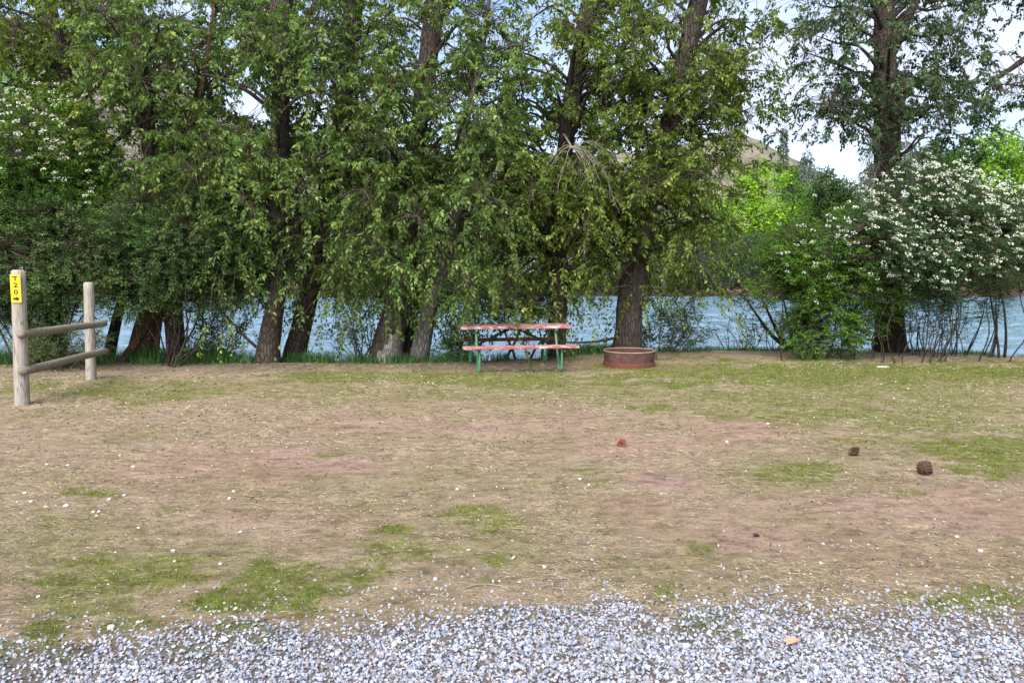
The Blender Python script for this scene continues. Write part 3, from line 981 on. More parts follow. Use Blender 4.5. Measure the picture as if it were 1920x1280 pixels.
def build_ring():
    c = np.array([*G(1181, 690), 0.0])
    c[1] += .46
    c[0] = (1181 - 960) / FPX * c[1]
    c[2] = float(ground_z(c[0:1], c[1:2])[0]) - .012
    root = empty('fire_ring', tuple(c), 'rusty round steel fire ring in the grass right of the table', 'fire ring')
    k = NT('rusted_steel')
    a = k.noise(k.pos(), 9, 6, .65)
    f = k.noise(k.pos((1, 1, .3)), 60, 4, .6)
    cc = k.ramp(a, [(.25, (.042, .022, .016)), (.5, (.095, .050, .037)), (.8, (.16, .092, .07))])
    cc = k.mix(.5, cc, k.ramp(f, [(.3, (.7,)), (.7, (1.1,))]), 'MULTIPLY')
    b = k.n('Bump', {'Height': f, 'Strength': .3, 'Distance': .004})
    m = k.done(k.n('BsdfPrincipled', {'Base Color': cc, 'Roughness': .85, 'Specular IOR Level': .25, 'Normal': b}))
    m2 = simple('red_rust', (.135, .045, .030), .9, .35, 14, .3)
    m3 = simple('worn_rim_steel', (.34, .24, .19), .6, .3, 20, .1)
    m4 = simple('soot_ash', (.035, .030, .028), .95, .5, 18, .5)

    def ringo(name, prof, mat, sides=64):
        a = np.arange(sides) * 2 * math.pi / sides
        V = np.array([[[r * math.cos(t), r * math.sin(t), z] for t in a] for r, z in prof])
        n = len(prof)
        idx = np.arange(n * sides).reshape(n, sides)
        i0, i1 = idx, np.roll(idx, -1, 0)
        F = np.stack([i0, np.roll(i0, -1, 1), np.roll(i1, -1, 1), i1], -1).reshape(-1, 4)
        return np_mesh(name, V.reshape(-1, 3), F, mat, root, smooth=False)
    ringo('wall', [(.450, .080), (.455, .275), (.447, .275), (.442, .0), (.450, 0)], m)
    ringo('base_band', [(.468, -.03), (.470, .072), (.464, .082), (.4515, .080), (.4515, -.03)], m2)
    ringo('rim', [(.463, .272), (.466, .284), (.458, .290), (.446, .286), (.446, .2765), (.457, .2765)], m3)
    # ash bed
    a = np.arange(48) * 2 * math.pi / 48
    V = [[0, 0, .06]]
    F = []
    for r in (.15, .30, .441):
        V += [[r * math.cos(t), r * math.sin(t), .05 + .02 * math.sin(3 * t + r * 9)] for t in a]
    for j in range(48):
        F.append((0, 1 + j, 1 + (j + 1) % 48))
        for q in range(2):
            b0 = 1 + q * 48
            F.append((b0 + j, b0 + 48 + j, b0 + 48 + (j + 1) % 48))
            F.append((b0 + j, b0 + 48 + (j + 1) % 48, b0 + (j + 1) % 48))
    np_mesh('ash_bed', V, F, m4, root)
    # hinge bracket on the right
    mb = MB()
    an = math.radians(-18)
    rot = np.array([[math.cos(an), -math.sin(an), 0], [math.sin(an), math.cos(an), 0], [0, 0, 1]])
    mb.box(rot @ np.array([.478, 0, .20]), (.034, .05, .16), rot)
    mb.tube([rot @ np.array([.49, -.045, .27]), rot @ np.array([.49, .045, .27])], .014, 8)
    mb.build('hinge_bracket', m, root)


def build_trailer():
    """white camper parked on the far bank, mostly behind foliage"""
    c = P(1008, 470, 96.0)
    z = float(ground_z(c[0:1], c[1:2])[0])
    root = empty('camper_trailer', (c[0], c[1], z), 'white camper trailer half hidden by foliage across the river', 'trailer')
    wm = simple('white_panel', (.80, .80, .80), .4, .03, 3, .02)
    dm = simple('dark_window', (.02, .025, .03), .15, .2, 3, 0)
    tm = simple('tyre_rubber', (.02, .02, .02), .9)
    mb = MB()
    prof = [(-2.6, .55), (2.6, .55), (2.7, 1.2), (2.5, 2.75), (2.1, 2.95), (-2.2, 2.95), (-2.6, 2.6), (-2.7, 1.2)]
    n = len(prof)
    mb.add([(x, -1.1, zz) for x, zz in prof] + [(x, 1.1, zz) for x, zz in prof],
           [tuple(range(n)), tuple(range(2 * n - 1, n - 1, -1))] + [(i, n + i, n + (i + 1) % n, (i + 1) % n) for i in range(n)])
    mb.build('body', wm, root)
    for x in (-1.5, .1):
        mb = MB()
        mb.box((x, -1.11, 2.0), (.9, .03, .5))
        mb.build('window', dm, root)
    mb = MB()
    mb.box((1.5, -1.11, 1.6), (.65, .03, 1.7))
    mb.build('door', simple('door_panel', (.68, .68, .68), .4, .03, 3, .02), root)
    for x in (-.5, .4):
        mb = MB()
        mb.tube([(x, -1.0, .35), (x, -1.16, .35)], .35, 20)
        mb.build('wheel', tm, root)


# ------------------------------------------------------------------ near bank trees
TREES = [
    # key, depth, [(px,py,width)], bark, leaf, weight, label
    ('t1', 14.6, [(96, 678, 46), (108, 570, 38), (132, 380, 24), (134, 220, 18), (112, 90, 26), (88, 0, 26)], 'bark_dark', 'leaf_olive', 1.0,
     'dark cottonwood behind the two fence posts'),
    ('t2', 14.1, [(262, 682, 52), (275, 610, 40), (300, 540, 26), (330, 430, 18), (352, 300, 14), (380, 160, 12), (400, 40, 10)], 'bark_red', 'leaf_mid', .6,
     'reddish leaning tree with a flared stump, second trunk from the fence'),
    ('t4', 13.9, [(333, 684, 38), (326, 600, 33), (318, 500, 32), (300, 380, 30), (276, 240, 28), (262, 120, 29), (248, 0, 32)], 'bark_grey', 'leaf_mid', 1.0,
     'straight grey cottonwood beside the leaning reddish stump'),
    ('t5', 13.7, [(500, 690, 46), (508, 620, 37), (519, 550, 30), (520, 430, 31), (523, 300, 31), (526, 180, 33), (530, 60, 36), (527, 0, 38)], 'bark_grey', 'leaf_mid', 1.1,
     'grey upright trunk of the twin cottonwoods left of the table'),
    ('t6', 14.3, [(547, 692, 44), (563, 620, 38), (582, 540, 32), (597, 440, 28), (618, 330, 24), (638, 220, 26), (654, 100, 29), (664, 0, 32)], 'bark_dark', 'leaf_mid', 1.0,
     'dark leaning trunk of the twin cottonwoods left of the table'),
    ('t7', 14.0, [(722, 686, 66), (733, 620, 52), (748, 560, 46), (762, 470, 38), (776, 350, 32), (786, 230, 30), (800, 120, 32), (818, 0, 38)], 'bark_grey', 'leaf_mid', 1.1,
     'thick cottonwood with a pale scarred base left of the table'),
    ('t8', 13.8, [(787, 682, 36), (797, 610, 31), (812, 555, 25), (832, 500, 24), (846, 450, 20), (856, 395, 17), (858, 330, 14), (872, 240, 11), (900, 120, 9)], 'bark_lit', 'leaf_mid', .45,
     'slender bent grey tree just left of the picnic table'),
    ('t9', 14.5, [(1042, 684, 36), (1045, 610, 32), (1049, 520, 32), (1052, 420, 33), (1056, 320, 30), (1070, 200, 30), (1090, 90, 30), (1106, 0, 30)], 'bark_dark', 'leaf_olive', 1.1,
     'dark straight cottonwood rising behind the picnic table'),
    ('t10', 15.1, [(1174, 690, 60), (1178, 620, 50), (1183, 555, 50), (1191, 480, 52), (1206, 400, 46), (1234, 300, 36), (1264, 200, 34), (1290, 90, 34), (1310, 0, 34)], 'bark_grey', 'leaf_olive', 1.2,
     'big grey cottonwood rising behind the fire ring'),
    ('t11', 15.6, [(1672, 672, 54), (1668, 600, 50), (1664, 480, 46), (1664, 360, 44), (1663, 240, 42), (1660, 120, 38), (1658, 0, 34)], 'bark_dark', 'leaf_backlit', 1.2,
     'tall dark tree standing behind the white flowering bush'),
    ('t12', 14.6, [(2050, 690, 60), (2045, 500, 50), (2040, 300, 46), (2035, 100, 42), (2030, 0, 40)], 'bark_dark', 'leaf_backlit', .9,
     'tree off the right edge whose dark bough reaches into view'),
]
DENS = """
8 8 8 9 6 8 8 6 7 7 8 7 7 9 9 6 6 8 4 5 7 6 6 4
8 8 7 9 6 8 8 7 7 6 9 9 8 9 9 6 6 8 4 6 7 6 6 2
8 7 8 9 8 8 9 9 8 8 9 7 8 9 9 8 8 8 5 7 6 7 7 2
6 6 8 9 9 9 9 9 9 8 9 8 8 9 9 8 9 6 3 7 6 7 7 4
1 3 7 8 9 9 9 9 9 6 7 8 9 7 8 9 9 5 0 5 6 6 6 2
0 1 5 7 9 9 9 9 9 9 9 9 9 8 9 9 9 5 0 1 5 4 1 0
0 0 5 6 8 9 8 9 9 9 9 9 9 8 9 9 9 4 0 0 1 1 0 0
0 0 2 4 6 8 7 9 9 9 9 9 8 8 9 9 9 3 0 0 0 0 0 0
0 0 0 2 3 6 6 8 8 9 8 9 8 8 9 9 7 1 0 0 0 0 0 0
0 0 0 0 2 5 5 7 7 8 8 8 8 8 8 6 5 0 0 0 0 0 0 0
0 0 0 0 0 4 4 5 7 8 8 8 6 6 7 5 4 1 0 0 0 0 0 0
0 0 0 0 0 3 2 2 4 5 5 5 4 3 3 3 2 1 0 0 0 0 0 0
0 0 0 0 1 2 0 1 0 1 0 1 0 0 0 1 0 0 0 0 0 0 0 0
"""
DENS = np.array([[int(v) for v in l.split()] for l in DENS.strip().splitlines()], float)
LAI = np.array([0, .12, .3, .5, .75, 1.05, 1.45, 2.0, 2.8, 3.6])
NLEAF = 18


def spray_leaves(p0, out, L, nleaf, grav, leaf_len, leaf_w, hang=.6):
    """leafy shoots: returns leaf arrays and shoot axes"""
    Mn = len(p0)
    t = (np.arange(nleaf)[None] + R.uniform(0, 1, (Mn, nleaf))) / nleaf
    Lc = L[:, None]
    grav = np.asarray(grav)[:, None]
    o = out[:, None]
    dn = np.array([0, 0, -1.0])
    pos = p0[:, None] + o * (Lc * t * .85)[..., None] + dn * (Lc * grav * (.15 * t + .85 * t * t))[..., None]
    tan = nrm(o * .85 + dn * (grav * (.15 + 1.7 * t))[..., None])
    side = nrm(np.cross(tan, np.array([0, 0, 1.0])) + 1e-6)
    sgn = np.where((np.arange(nleaf) % 2)[None] == 0, 1.0, -1.0) * np.ones((Mn, 1))
    roll = R.uniform(-.9, .9, (Mn, nleaf))
    sd = side * (sgn * np.cos(roll))[..., None] + np.cross(tan, side) * np.sin(roll)[..., None]
    d = nrm(tan * .55 + sd * .7 + dn * hang + R.normal(0, .28, (Mn, nleaf, 3)))
    nn = nrm(np.array([0, 0, .8]) + o * .5 + R.normal(0, .55, (Mn, nleaf, 3)))
    pos = pos + sd * .012
    ln = leaf_len * R.uniform(.6, 1.25, (Mn, nleaf))
    return pos.reshape(-1, 3), d.reshape(-1, 3), nn.reshape(-1, 3), ln.ravel(), (ln * leaf_w).ravel()


def spray_axis(p0, out, L, grav, S=4):
    t = np.linspace(0, 1, S)[None, :, None]
    return p0[:, None] + out[:, None] * (L[:, None, None] * t * .85) + np.array([0, 0, -1.0]) * ((L * grav)[:, None, None] * (.15 * t + .85 * t * t))


def kmeans(X, k, it=7):
    c = X[R.choice(len(X), k, replace=False)]
    for _ in range(it):
        lab = np.argmin(((X[:, None] - c[None]) ** 2).sum(-1), 1)
        for j in range(k):
            s = lab == j
            if s.any():
                c[j] = X[s].mean(0)
    return c, lab


def trunk_path(t):
    d = t[1]
    pts = []
    for i, (px, py, w) in enumerate(t[2]):
        p = P(px, py, d + .15 * math.sin(i * 1.9 + d))
        pts.append([*p, w * .5 * d / FPX])
    pts = np.array(pts)
    # plant in the ground
    z0 = float(ground_z(pts[0:1, 0], pts[0:1, 1])[0])
    b = pts[0].copy()
    b[2] = min(z0 - .35, b[2] - .2)
    b[3] *= 1.25
    b[0] -= (pts[1, 0] - pts[0, 0]) * .25
    # continue above the frame
    e = pts[-1].copy()
    dr = nrm(pts[-1, :3] - pts[-3, :3])
    ups = []
    for j, dz in enumerate((1.6, 3.4, 5.0)):
        q = e.copy()
        q[:3] = e[:3] + dr * np.array([.7, .7, 1]) * dz
        q[3] = e[3] * (1 - .27 * (j + 1))
        ups.append(q)
    return np.vstack([b[None], pts, np.array(ups)])


def build_trunk_mesh(path4, bark, parent, org, limbs, scar):
    rs = resample(path4, .07)
    sides = 22
    pth, rad = rs[:, :3], np.maximum(rs[:, 3], .006)
    V, F = tubes(pth[None], rad[None], sides)
    n = len(pth)
    V = V.reshape(n, sides, 3)
    s = np.linspace(0, len(pth) * .07, n)
    an = np.arange(sides) / sides * 2 * math.pi
    q = np.stack([np.cos(an)[None] * 2.6 + 0 * s[:, None], np.sin(an)[None] * 2.6 + 0 * s[:, None], s[:, None] * 1.1 + 0 * an], -1) + org[0]
    fl = vnoise(q) - .5
    q2 = np.stack([np.cos(an)[None] * 6 + 0 * s[:, None], np.sin(an)[None] * 6 + 0 * s[:, None], s[:, None] * 2.2 + 0 * an], -1) + org[0] + 9
    fl2 = vnoise(q2) - .5
    # root flare lobes close to the ground
    lob = np.exp(-np.maximum(s - .45, 0) / .18)[:, None] * (.16 * np.cos(an * 5 + org[0])[None] + .12)
    V = pth[:, None] + (V - pth[:, None]) * (1 + .26 * fl + .16 * fl2 + lob)[..., None]
    Vs, Fs, nv = [V.reshape(-1, 3)], [F], n * sides
    if len(limbs):
        lp = np.array([l[0] for l in limbs])
        lr = np.array([l[1] for l in limbs])
        v2, f2 = tubes(lp, lr, 8)
        Vs.append(v2)
        Fs.append(f2 + nv)
    F = np.vstack(Fs)
    V = np.vstack(Vs)
    mi = np.zeros(len(F), int)
    mats = [M[bark]]
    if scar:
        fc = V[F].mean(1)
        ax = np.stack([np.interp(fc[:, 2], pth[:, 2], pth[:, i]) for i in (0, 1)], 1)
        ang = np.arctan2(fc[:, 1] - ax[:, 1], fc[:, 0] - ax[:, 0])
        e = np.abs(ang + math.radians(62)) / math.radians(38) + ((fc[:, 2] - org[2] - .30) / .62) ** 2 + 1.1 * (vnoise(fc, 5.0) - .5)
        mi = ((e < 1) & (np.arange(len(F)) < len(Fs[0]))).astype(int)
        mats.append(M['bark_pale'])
    return np_mesh('trunk', V - org, F, mats, parent, smooth=True, mi=mi)


def limb_curve(a, c, r0, r1, S=9, arc=.16):
    t = np.linspace(0, 1, S)[:, None]
    L = np.linalg.norm(c - a)
    p = a + (c - a) * t + np.array([0, 0, 1.0]) * (arc * L * np.sin(np.pi * t) * (1 - .3 * t))
    w = np.stack([vnoise(np.concatenate([t * 2.5 + a[0] * 3, t * 0 + s, t * 0 + c[2]], 1)) - .5 for s in (1, 7, 13)], 1)
    p = p + w * L * .22 * np.sin(np.pi * t)
    rr = r0 * (1 - t[:, 0]) ** .8 + r1
    return p, rr


def build_near_trees():
    paths = [trunk_path(t) for t in TREES]
    # ---- choose where leafy shoots grow, from how thick the canopy is there
    cell_area = 80 * 50 * (14.2 / FPX) ** 2
    la = .083 * .045 * .5
    pts, own = [], []
    txs = []
    for t in TREES:
        a = np.array(t[2], float)
        o = np.argsort(a[:, 1])
        txs.append((a[o, 1], a[o, 0]))
    PX, PY = [], []
    for r in range(13):
        for c in range(-2, 27):
            cc = min(max(c, 0), 23)
            dv = DENS[r, cc] if 0 <= c < 24 else min(DENS[r, cc], 6) * .7
            # smooth between neighbours
            n = cell_area * 2.0 * np.interp(dv, np.arange(10), LAI) / la / NLEAF
            n = R.poisson(n * (1.75 if 2 < r < 8 else 1.6))
            PX.append(c * 80 + R.uniform(-25, 105, n))
            PY.append(r * 50 + R.uniform(-16, 66, n))
    # canopy above the frame, sparser
    n = int(24 * 7 * cell_area * 2.0 * 1.0 / la / NLEAF)
    px = R.uniform(-150, 2150, n)
    PX.append(px)
    PY.append(-R.uniform(0, 1, n) ** 1.2 * 420)
    PX, PY = np.concatenate(PX), np.concatenate(PY)
    Ws = []
    for t, (ty, tx) in zip(TREES, txs):
        x = np.interp(PY, ty, tx)
        Ws.append(t[5] * np.exp(-(np.abs(PX - x) / 95) ** 1.7))
    Wt = np.array(Ws).T + 1e-9
    cum = np.cumsum(Wt / Wt.sum(1, keepdims=True), 1)
    own = (R.random(len(PX))[:, None] > cum).sum(1)
    own = np.minimum(own, len(TREES) - 1)
    dep = np.array([t[1] for t in TREES])[own] + np.clip(R.normal(-.15, .95, len(PX)), -1.9, 2.2)
    for ti, (t, (ty, tx)) in enumerate(zip(TREES, txs)):
        a = np.array(t[2], float)
        o = np.argsort(a[:, 1])
        near_ = np.abs(PX - np.interp(PY, ty, tx)) < .85 * np.interp(PY, ty, a[o, 2]) + 10
        mv = near_ & (dep < t[1]) & (R.random(len(PX)) < np.where(PY < 150, .5, np.where(PY < 380, .12, .86 if t[0] == 't8' else .45)))
        dep = np.where(mv, t[1] + R.uniform(.3, 1.6, len(PX)), dep)
    pos = PA(PX, PY, dep)
    # clump: throw out shoots where the clump noise is low
    cl = vnoise(pos * np.array([1, 1, 1.6]), .85) * .35 + vnoise(pos * np.array([1, 1, 1.5]), 1.5) * .40 + vnoise(pos + 31, 3.3) * .25
    keep = cl > np.quantile(cl, .40)
    keep &= ~((own == 9) & (PY > 262) & (np.abs(PX - 1664) > 60))
    pos, own = pos[keep], own[keep]
    tot = 0
    for ti, t in enumerate(TREES):
        path = paths[ti]
        org = np.array([path[1, 0], path[1, 1], float(ground_z(path[1:2, 0], path[1:2, 1])[0])])
        root = empty('cottonwood_tree', tuple(org), t[6], 'tree')
        X = pos[own == ti]
        rs = resample(path, .1)
        k = max(6, len(X) // 26)
        cen, lab = kmeans(X, k)
        limbs, lc = [], []
        for j in range(k):
            c = cen[j]
            hd = np.hypot(rs[:, 0] - c[0], rs[:, 1] - c[1])
            zt = c[2] - .10 - .45 * hd.min() + R.uniform(-.3, .2)
            zt = max(zt, 1.6 + .4 * R.random())
            i = int(np.argmin(np.abs(rs[:, 2] - zt)))
            a = rs[i, :3]
            r0 = min(.55 * rs[i, 3], .014 + .012 * np.linalg.norm(c - a))
            p, rr = limb_curve(a, c, r0, .005)
            limbs.append((p, rr))
            lc.append(p)
        lc = np.array(lc)
        extra = []
        if t[0] == 't4':
            extra.append(([P(246, 60, 13.9), P(215, 30, 13.7), P(180, 16, 13.6), P(140, 4, 13.5), P(100, -20, 13.4)], .10))
        if t[0] == 't11':
            extra.append(([P(1662, 110, 15.6), P(1684, 75, 15.5), P(1705, 30, 15.4), P(1722, -10, 15.3), P(1745, -70, 15.2)], .13))
        if t[0] == 't12':
            extra.append(([P(2040, 60, 14.5), P(1960, 92, 14.3), P(1920, 112, 14.2), P(1886, 136, 14.1), P(1850, 158, 14.0)], .10))
        if t[0] == 't10':
            extra.append(([P(1172, 630, 15.1), P(1150, 634, 14.9), P(1120, 640, 14.8), P(1080, 642, 14.7), P(1050, 640, 14.6)], .035))
            extra.append(([P(1205, 470, 15.1), P(1225, 465, 14.9), P(1250, 466, 14.8), P(1275, 470, 14.7), P(1295, 480, 14.6)], .045))
        if t[0] == 't1':
            extra.append(([P(112, 90, 14.6), P(100, 50, 14.5), P(86, 20, 14.4), P(76, -10, 14.3), P(60, -60, 14.2)], .08))
            extra.append(([P(200, 688, 14.4), P(212, 630, 14.3), P(226, 570, 14.2), P(240, 520, 14.2), P(256, 450, 14.2)], .13))
        if t[0] == 't2':
            extra.append(([P(228, 682, 13.9), P(252, 646, 13.9), P(280, 606, 13.9), P(304, 570, 13.9), P(330, 520, 13.9)], .10))
            extra.append(([P(292, 678, 14.0), P(296, 630, 13.9), P(303, 590, 13.9), P(318, 540, 13.9), P(345, 480, 13.9)], .06))
        if t[0] == 't5':
            extra.append(([P(492, 660, 13.7), P(462, 634, 13.6), P(436, 606, 13.5), P(404, 570, 13.4), P(380, 540, 13.3)], .032))
        if t[0] == 't7':
            extra.append(([P(748, 684, 14.3), P(762, 640, 14.4), P(774, 590, 14.5), P(790, 520, 14.6), P(812, 430, 14.7)], .15))
        for pts, r0 in extra:
            q = resample(np.array(pts), .1)
            u = np.linspace(0, 1, 9)
            ss = np.linspace(0, 1, len(q))
            p = np.stack([np.interp(u, ss, q[:, i]) for i in range(3)], 1)
            limbs.append((p, r0 * (1 - .65 * u)))
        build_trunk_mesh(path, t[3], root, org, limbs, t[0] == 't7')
        # twigs from limb to shoots
        m = len(X)
        lcx = lc[lab]                                    # (m,9,3)
        dd = ((lcx - X[:, None]) ** 2).sum(-1)
        dd[:, :3] += 5
        bi = dd.argmin(1)
        st = lcx[np.arange(m), bi]
        far = np.sqrt(dd[np.arange(m), bi])
        u = np.linspace(0, 1, 4)[None, :, None]
        midup = np.array([0, 0, 1.0]) * (.14 * far)[:, None, None] * np.sin(np.pi * u)
        tw = st[:, None] + (X - st)[:, None] * u + midup + R.normal(0, .02, (m, 4, 3)) * np.sin(np.pi * u)
        twr = np.linspace(.006, .003, 4)[None] * np.ones((m, 1))
        od = nrm((X - st) * np.array([1, 1, .2]) + nrm(R.normal(size=(m, 3)) * np.array([1, 1, .25])) * .5)
        low = np.clip((3.2 - X[:, 2]) / 2.5, 0, 1)
        L = R.uniform(.20, .42, m) * (1 + .5 * low)
        grav = R.uniform(.2, .8, m) + .7 * low
        ax = spray_axis(X, od, L, grav)
        axr = np.linspace(.0035, .0014, 4)[None] * np.ones((m, 1))
        v1, f1 = tubes(np.concatenate([tw, ax]), np.concatenate([twr, axr]), 3)
        f1 = np.concatenate([f1[:, [0, 1, 2]], f1[:, [0, 2, 3]]])
        lp, ld, ln, ll, lw = spray_leaves(X, od, L, NLEAF, grav, .086 if t[0] != 't11' else .088, .54, .42)
        v2, f2 = leafmesh(lp, ld, ln, ll, lw)
        st_ = np.repeat(np.clip(R.normal(.46, .13, m) + .22 * (vnoise(X, 1.7) - .5), 0, 1), NLEAF)
        tint = np.clip(st_ + R.normal(0, .17, len(lp)), 0, 1)
        tint = np.repeat(tint, 2)
        np_mesh('crown', np.vstack([v1, v2]) - org, np.vstack([f1, f2 + len(v1)]), [M['twig'], M[t[4]]], root,
                mi=np.concatenate([np.zeros(len(f1)), np.ones(len(f2))]), fattr={'tint': np.concatenate([np.zeros(len(f1)), tint])})
        tot += len(lp)
        if t[0] == 't11':
            ps, rs_ = [], []
            for w in range(46):
                side = -1 if w % 3 else 1
                s0 = P(1664 + side * R.uniform(8, 26), R.uniform(240, 330), 15.3)
                e0 = s0 + np.array([side * R.uniform(.15, .62), R.uniform(-.5, .1), R.uniform(-1.15, -.15)])
                p, rr = limb_curve(s0, e0, .007, .0016, 7, .30)
                ps.append(p)
                rs_.append(rr)
                for z in range(3):
                    s1 = p[2 + z]
                    p2, r2 = limb_curve(s1, s1 + R.normal(0, .16, 3) + np.array([0, 0, -.18]), .003, .0012, 7, .1)
                    ps.append(p2)
                    rs_.append(r2)
            v, f = tubes(np.array(ps), np.array(rs_), 4)
            np_mesh('bare_branch', v - org, f, M['dead_twig'], root, smooth=True)
        if t[0] == 't9':
            # bare dead twigs hanging in front of the crown
            base = P(1072, 276, 13.0)
            ps, rs_ = [], []
            hang = P(1056, 250, 14.4)
            q = np.linspace(0, 1, 7)[:, None]
            ps.append(hang + (base - hang) * q)
            rs_.append(np.linspace(.03, .016, 7))
            ends = [(1155, 300, 12.8), (1128, 345, 12.7), (1162, 400, 12.8), (1010, 348, 12.8), (1045, 352, 12.7), (1125, 318, 12.9), (1150, 360, 13.0),
                    (1122, 380, 12.6), (1100, 330, 12.7), (1136, 290, 12.9), (1108, 385, 12.8), (1030, 300, 12.9)]
            for e in ends:
                c = P(*e)
                p, rr = limb_curve(base, c, .008, .0016, 7, .22)
                ps.append(p)
                rs_.append(rr)
                for w in range(4):
                    s = p[2 + w]
                    e2 = s + nrm(c - base) * R.uniform(.1, .3) + R.normal(0, .14, 3) - np.array([0, 0, .1])
                    p2, r2 = limb_curve(s, e2, .004, .0013, 7, .15)
                    ps.append(p2)
                    rs_.append(r2)
            v, f = tubes(np.array(ps), np.array(rs_), 5)
            np_mesh('bare_branch', v - org, f, M['dead_twig'], root, smooth=True)
    print('near leaves', tot)


# ------------------------------------------------------------------ shrubs
def shrub(name, label, cat, base_px, d, lobes, nshoot0, leaf, mat, flowers=0, stems=9, shoot=(.20, .36), nleaf=16, bark='twig', grav=.15, group=None,
          fl_top=.35, base_spread=.16, up=.35, flat=.55, stem_r=.016, zmin=.1, fl_size=1.0, fl_lobes=None):
    """lobes: (px, py, rx_px, ry_px, depth offset, weight)"""
    nshoot = int(nshoot0 * (1.7 if nshoot0 > 1000 else 1.25))
    bx, by = base_px
    b = P(bx, by, d)
    z0 = float(ground_z(b[0:1], b[1:2])[0])
    org = np.array([b[0], b[1], z0])
    root = empty(name, tuple(org), label, cat, group)
    w = np.array([l[2] * l[3] * l[5] for l in lobes], float)
    cnt = R.multinomial(nshoot, w / w.sum())
    X, Nn, LB = [], [], []
    for li, (l, n) in enumerate(zip(lobes, cnt)):
        c = P(l[0], l[1], d + l[4])
        rx, rz = l[2] * d / FPX, l[3] * d / FPX
        ry = min(rx, 1.6 * rz) * flat * 1.4
        n2_ = int(n * 1.5)
        v = nrm(R.normal(size=(n2_, 3)))
        r = R.random(n2_) ** (1 / 2.6)
        p = c + v * r[:, None] * np.array([rx, ry, rz])
        q = vnoise(p, 2.6) * .6 + vnoise(p + 9, 6.0) * .4
        k = np.argsort(-q)[:n]
        X.append(p[k])
        Nn.append(v[k] * r[k][:, None])
        LB.append(np.full(len(k), li))
    X, Nn, LB = np.vstack(X), np.vstack(Nn), np.concatenate(LB)
    gz_ = ground_z(X[:, 0], X[:, 1])
    k = X[:, 2] > np.maximum(gz_, WATER_Z) + zmin
    X, Nn, LB = X[k], Nn[k], LB[k]
    m = len(X)
    # stems
    cen, lab = kmeans(X, min(stems, m // 3))
    ps, rr = [], []
    for j, c in enumerate(cen):
        a = org + np.array([R.normal(0, min(base_spread, .16)), R.normal(0, .14), 0])
        if base_spread > .2:
            a[0] = org[0] + .78 * (c[0] - org[0]) + R.normal(0, .10)
        a[2] = float(ground_z(a[0:1], a[1:2])[0]) - .08
        p, r = limb_curve(a, c + nrm(c - a) * .15, stem_r * R.uniform(.7, 1.3), .004, 12, -.05)
        ps.append(p)
        rr.append(r)
    ps, rr = np.array(ps), np.array(rr)
    v, f = tubes(ps, rr, 6)
    np_mesh('stems', v - org, f, M[bark], root, smooth=True)
    lcx = ps[lab]
    dd = ((lcx - X[:, None]) ** 2).sum(-1)
    bi = dd.argmin(1)
    st = lcx[np.arange(m), bi]
    u = np.linspace(0, 1, 3)[None, :, None]
    tw = st[:, None] + (X - st)[:, None] * u + R.normal(0, .015, (m, 3, 3)) * np.sin(np.pi * u)
    od = nrm(Nn + R.normal(0, .35, (m, 3)) + np.array([0, 0, up]))
    L = R.uniform(*shoot, m)
    g = np.full(m, grav) * R.uniform(.5, 1.5, m)
    ax = spray_axis(X, od, L, g, 3)
    v1, f1 = tubes(np.concatenate([tw, ax]), np.concatenate([np.tile(np.linspace(.006, .003, 3), (m, 1)), np.tile(np.linspace(.003, .0012, 3), (m, 1))]), 3)
    f1 = np.concatenate([f1[:, [0, 1, 2]], f1[:, [0, 2, 3]]])
    lp, ld, ln, ll, lw = spray_leaves(X, od, L, nleaf, g, leaf, .46, .12)
    v2, f2 = leafmesh(lp, ld, ln, ll, lw)
    st_ = np.repeat(np.clip(R.normal(.48, .14, m) + .35 * (vnoise(X, 2.2) - .5), 0, 1), nleaf)
    tint = np.repeat(np.clip(st_ + R.normal(0, .17, len(lp)), 0, 1), 2)
    np_mesh('foliage', np.vstack([v1, v2]) - org, np.vstack([f1, f2 + len(v1)]), [M['twig'], M[mat]], root,
            mi=np.concatenate([np.zeros(len(f1)), np.ones(len(f2))]), fattr={'tint': np.concatenate([np.zeros(len(f1)), tint])})
    if flowers:
        # flat white clusters at the ends of outer shoots
        sc = Nn[:, 2] * fl_top - Nn[:, 1] * .9 + R.normal(0, .35, m) + .8 * (vnoise(X + 5, 1.6) - .5)
        if fl_lobes is not None:
            sc = np.where(np.isin(LB, fl_lobes), sc, -9)
        od_ = np.argsort(-sc)[:flowers * 5]
        k, kept = [], np.zeros((0, 3))
        for i in od_:
            if sc[i] < -5:
                break
            if len(kept) == 0 or ((kept - X[i]) ** 2).sum(1).min() > .085 ** 2:
                k.append(i)
                kept = np.vstack([kept, X[i]])
                if len(k) >= flowers:
                    break
        k = np.array(k)
        e = X[k] + od[k] * (L[k] * .85)[:, None] + np.array([0, 0, .015]) + np.array([0, -.03, 0])
        nf = 16
        r = R.random((len(e), nf)) ** .5 * .036 * fl_size * R.uniform(.7, 1.35, (len(e), 1))
        an = R.uniform(0, 2 * math.pi, (len(e), nf))
        off = np.stack([r * np.cos(an), .55 * r * np.sin(an) - .015 * fl_size * (1 - (r / (.05 * fl_size)) ** 2), .72 * r * np.sin(an) + R.normal(0, .006, r.shape)], -1)
        fp = (e[:, None] + off).reshape(-1, 3)
        fd = nrm(np.stack([np.cos(an), np.sin(an), R.uniform(-.2, .9, an.shape)], -1) + R.normal(0, .3, (len(e), nf, 3))).reshape(-1, 3)
        fn = nrm(np.array([0, -.7, .7]) + R.normal(0, .5, fp.shape))
        sl = R.uniform(.014, .026, len(fp)) * fl_size
        v, f = leafmesh(fp, fd, fn, sl, sl * .95, .5)
        np_mesh('blossoms', v - org, f, M['petal'], root, fattr={'tint': np.repeat(R.random(len(fp)), 2)})
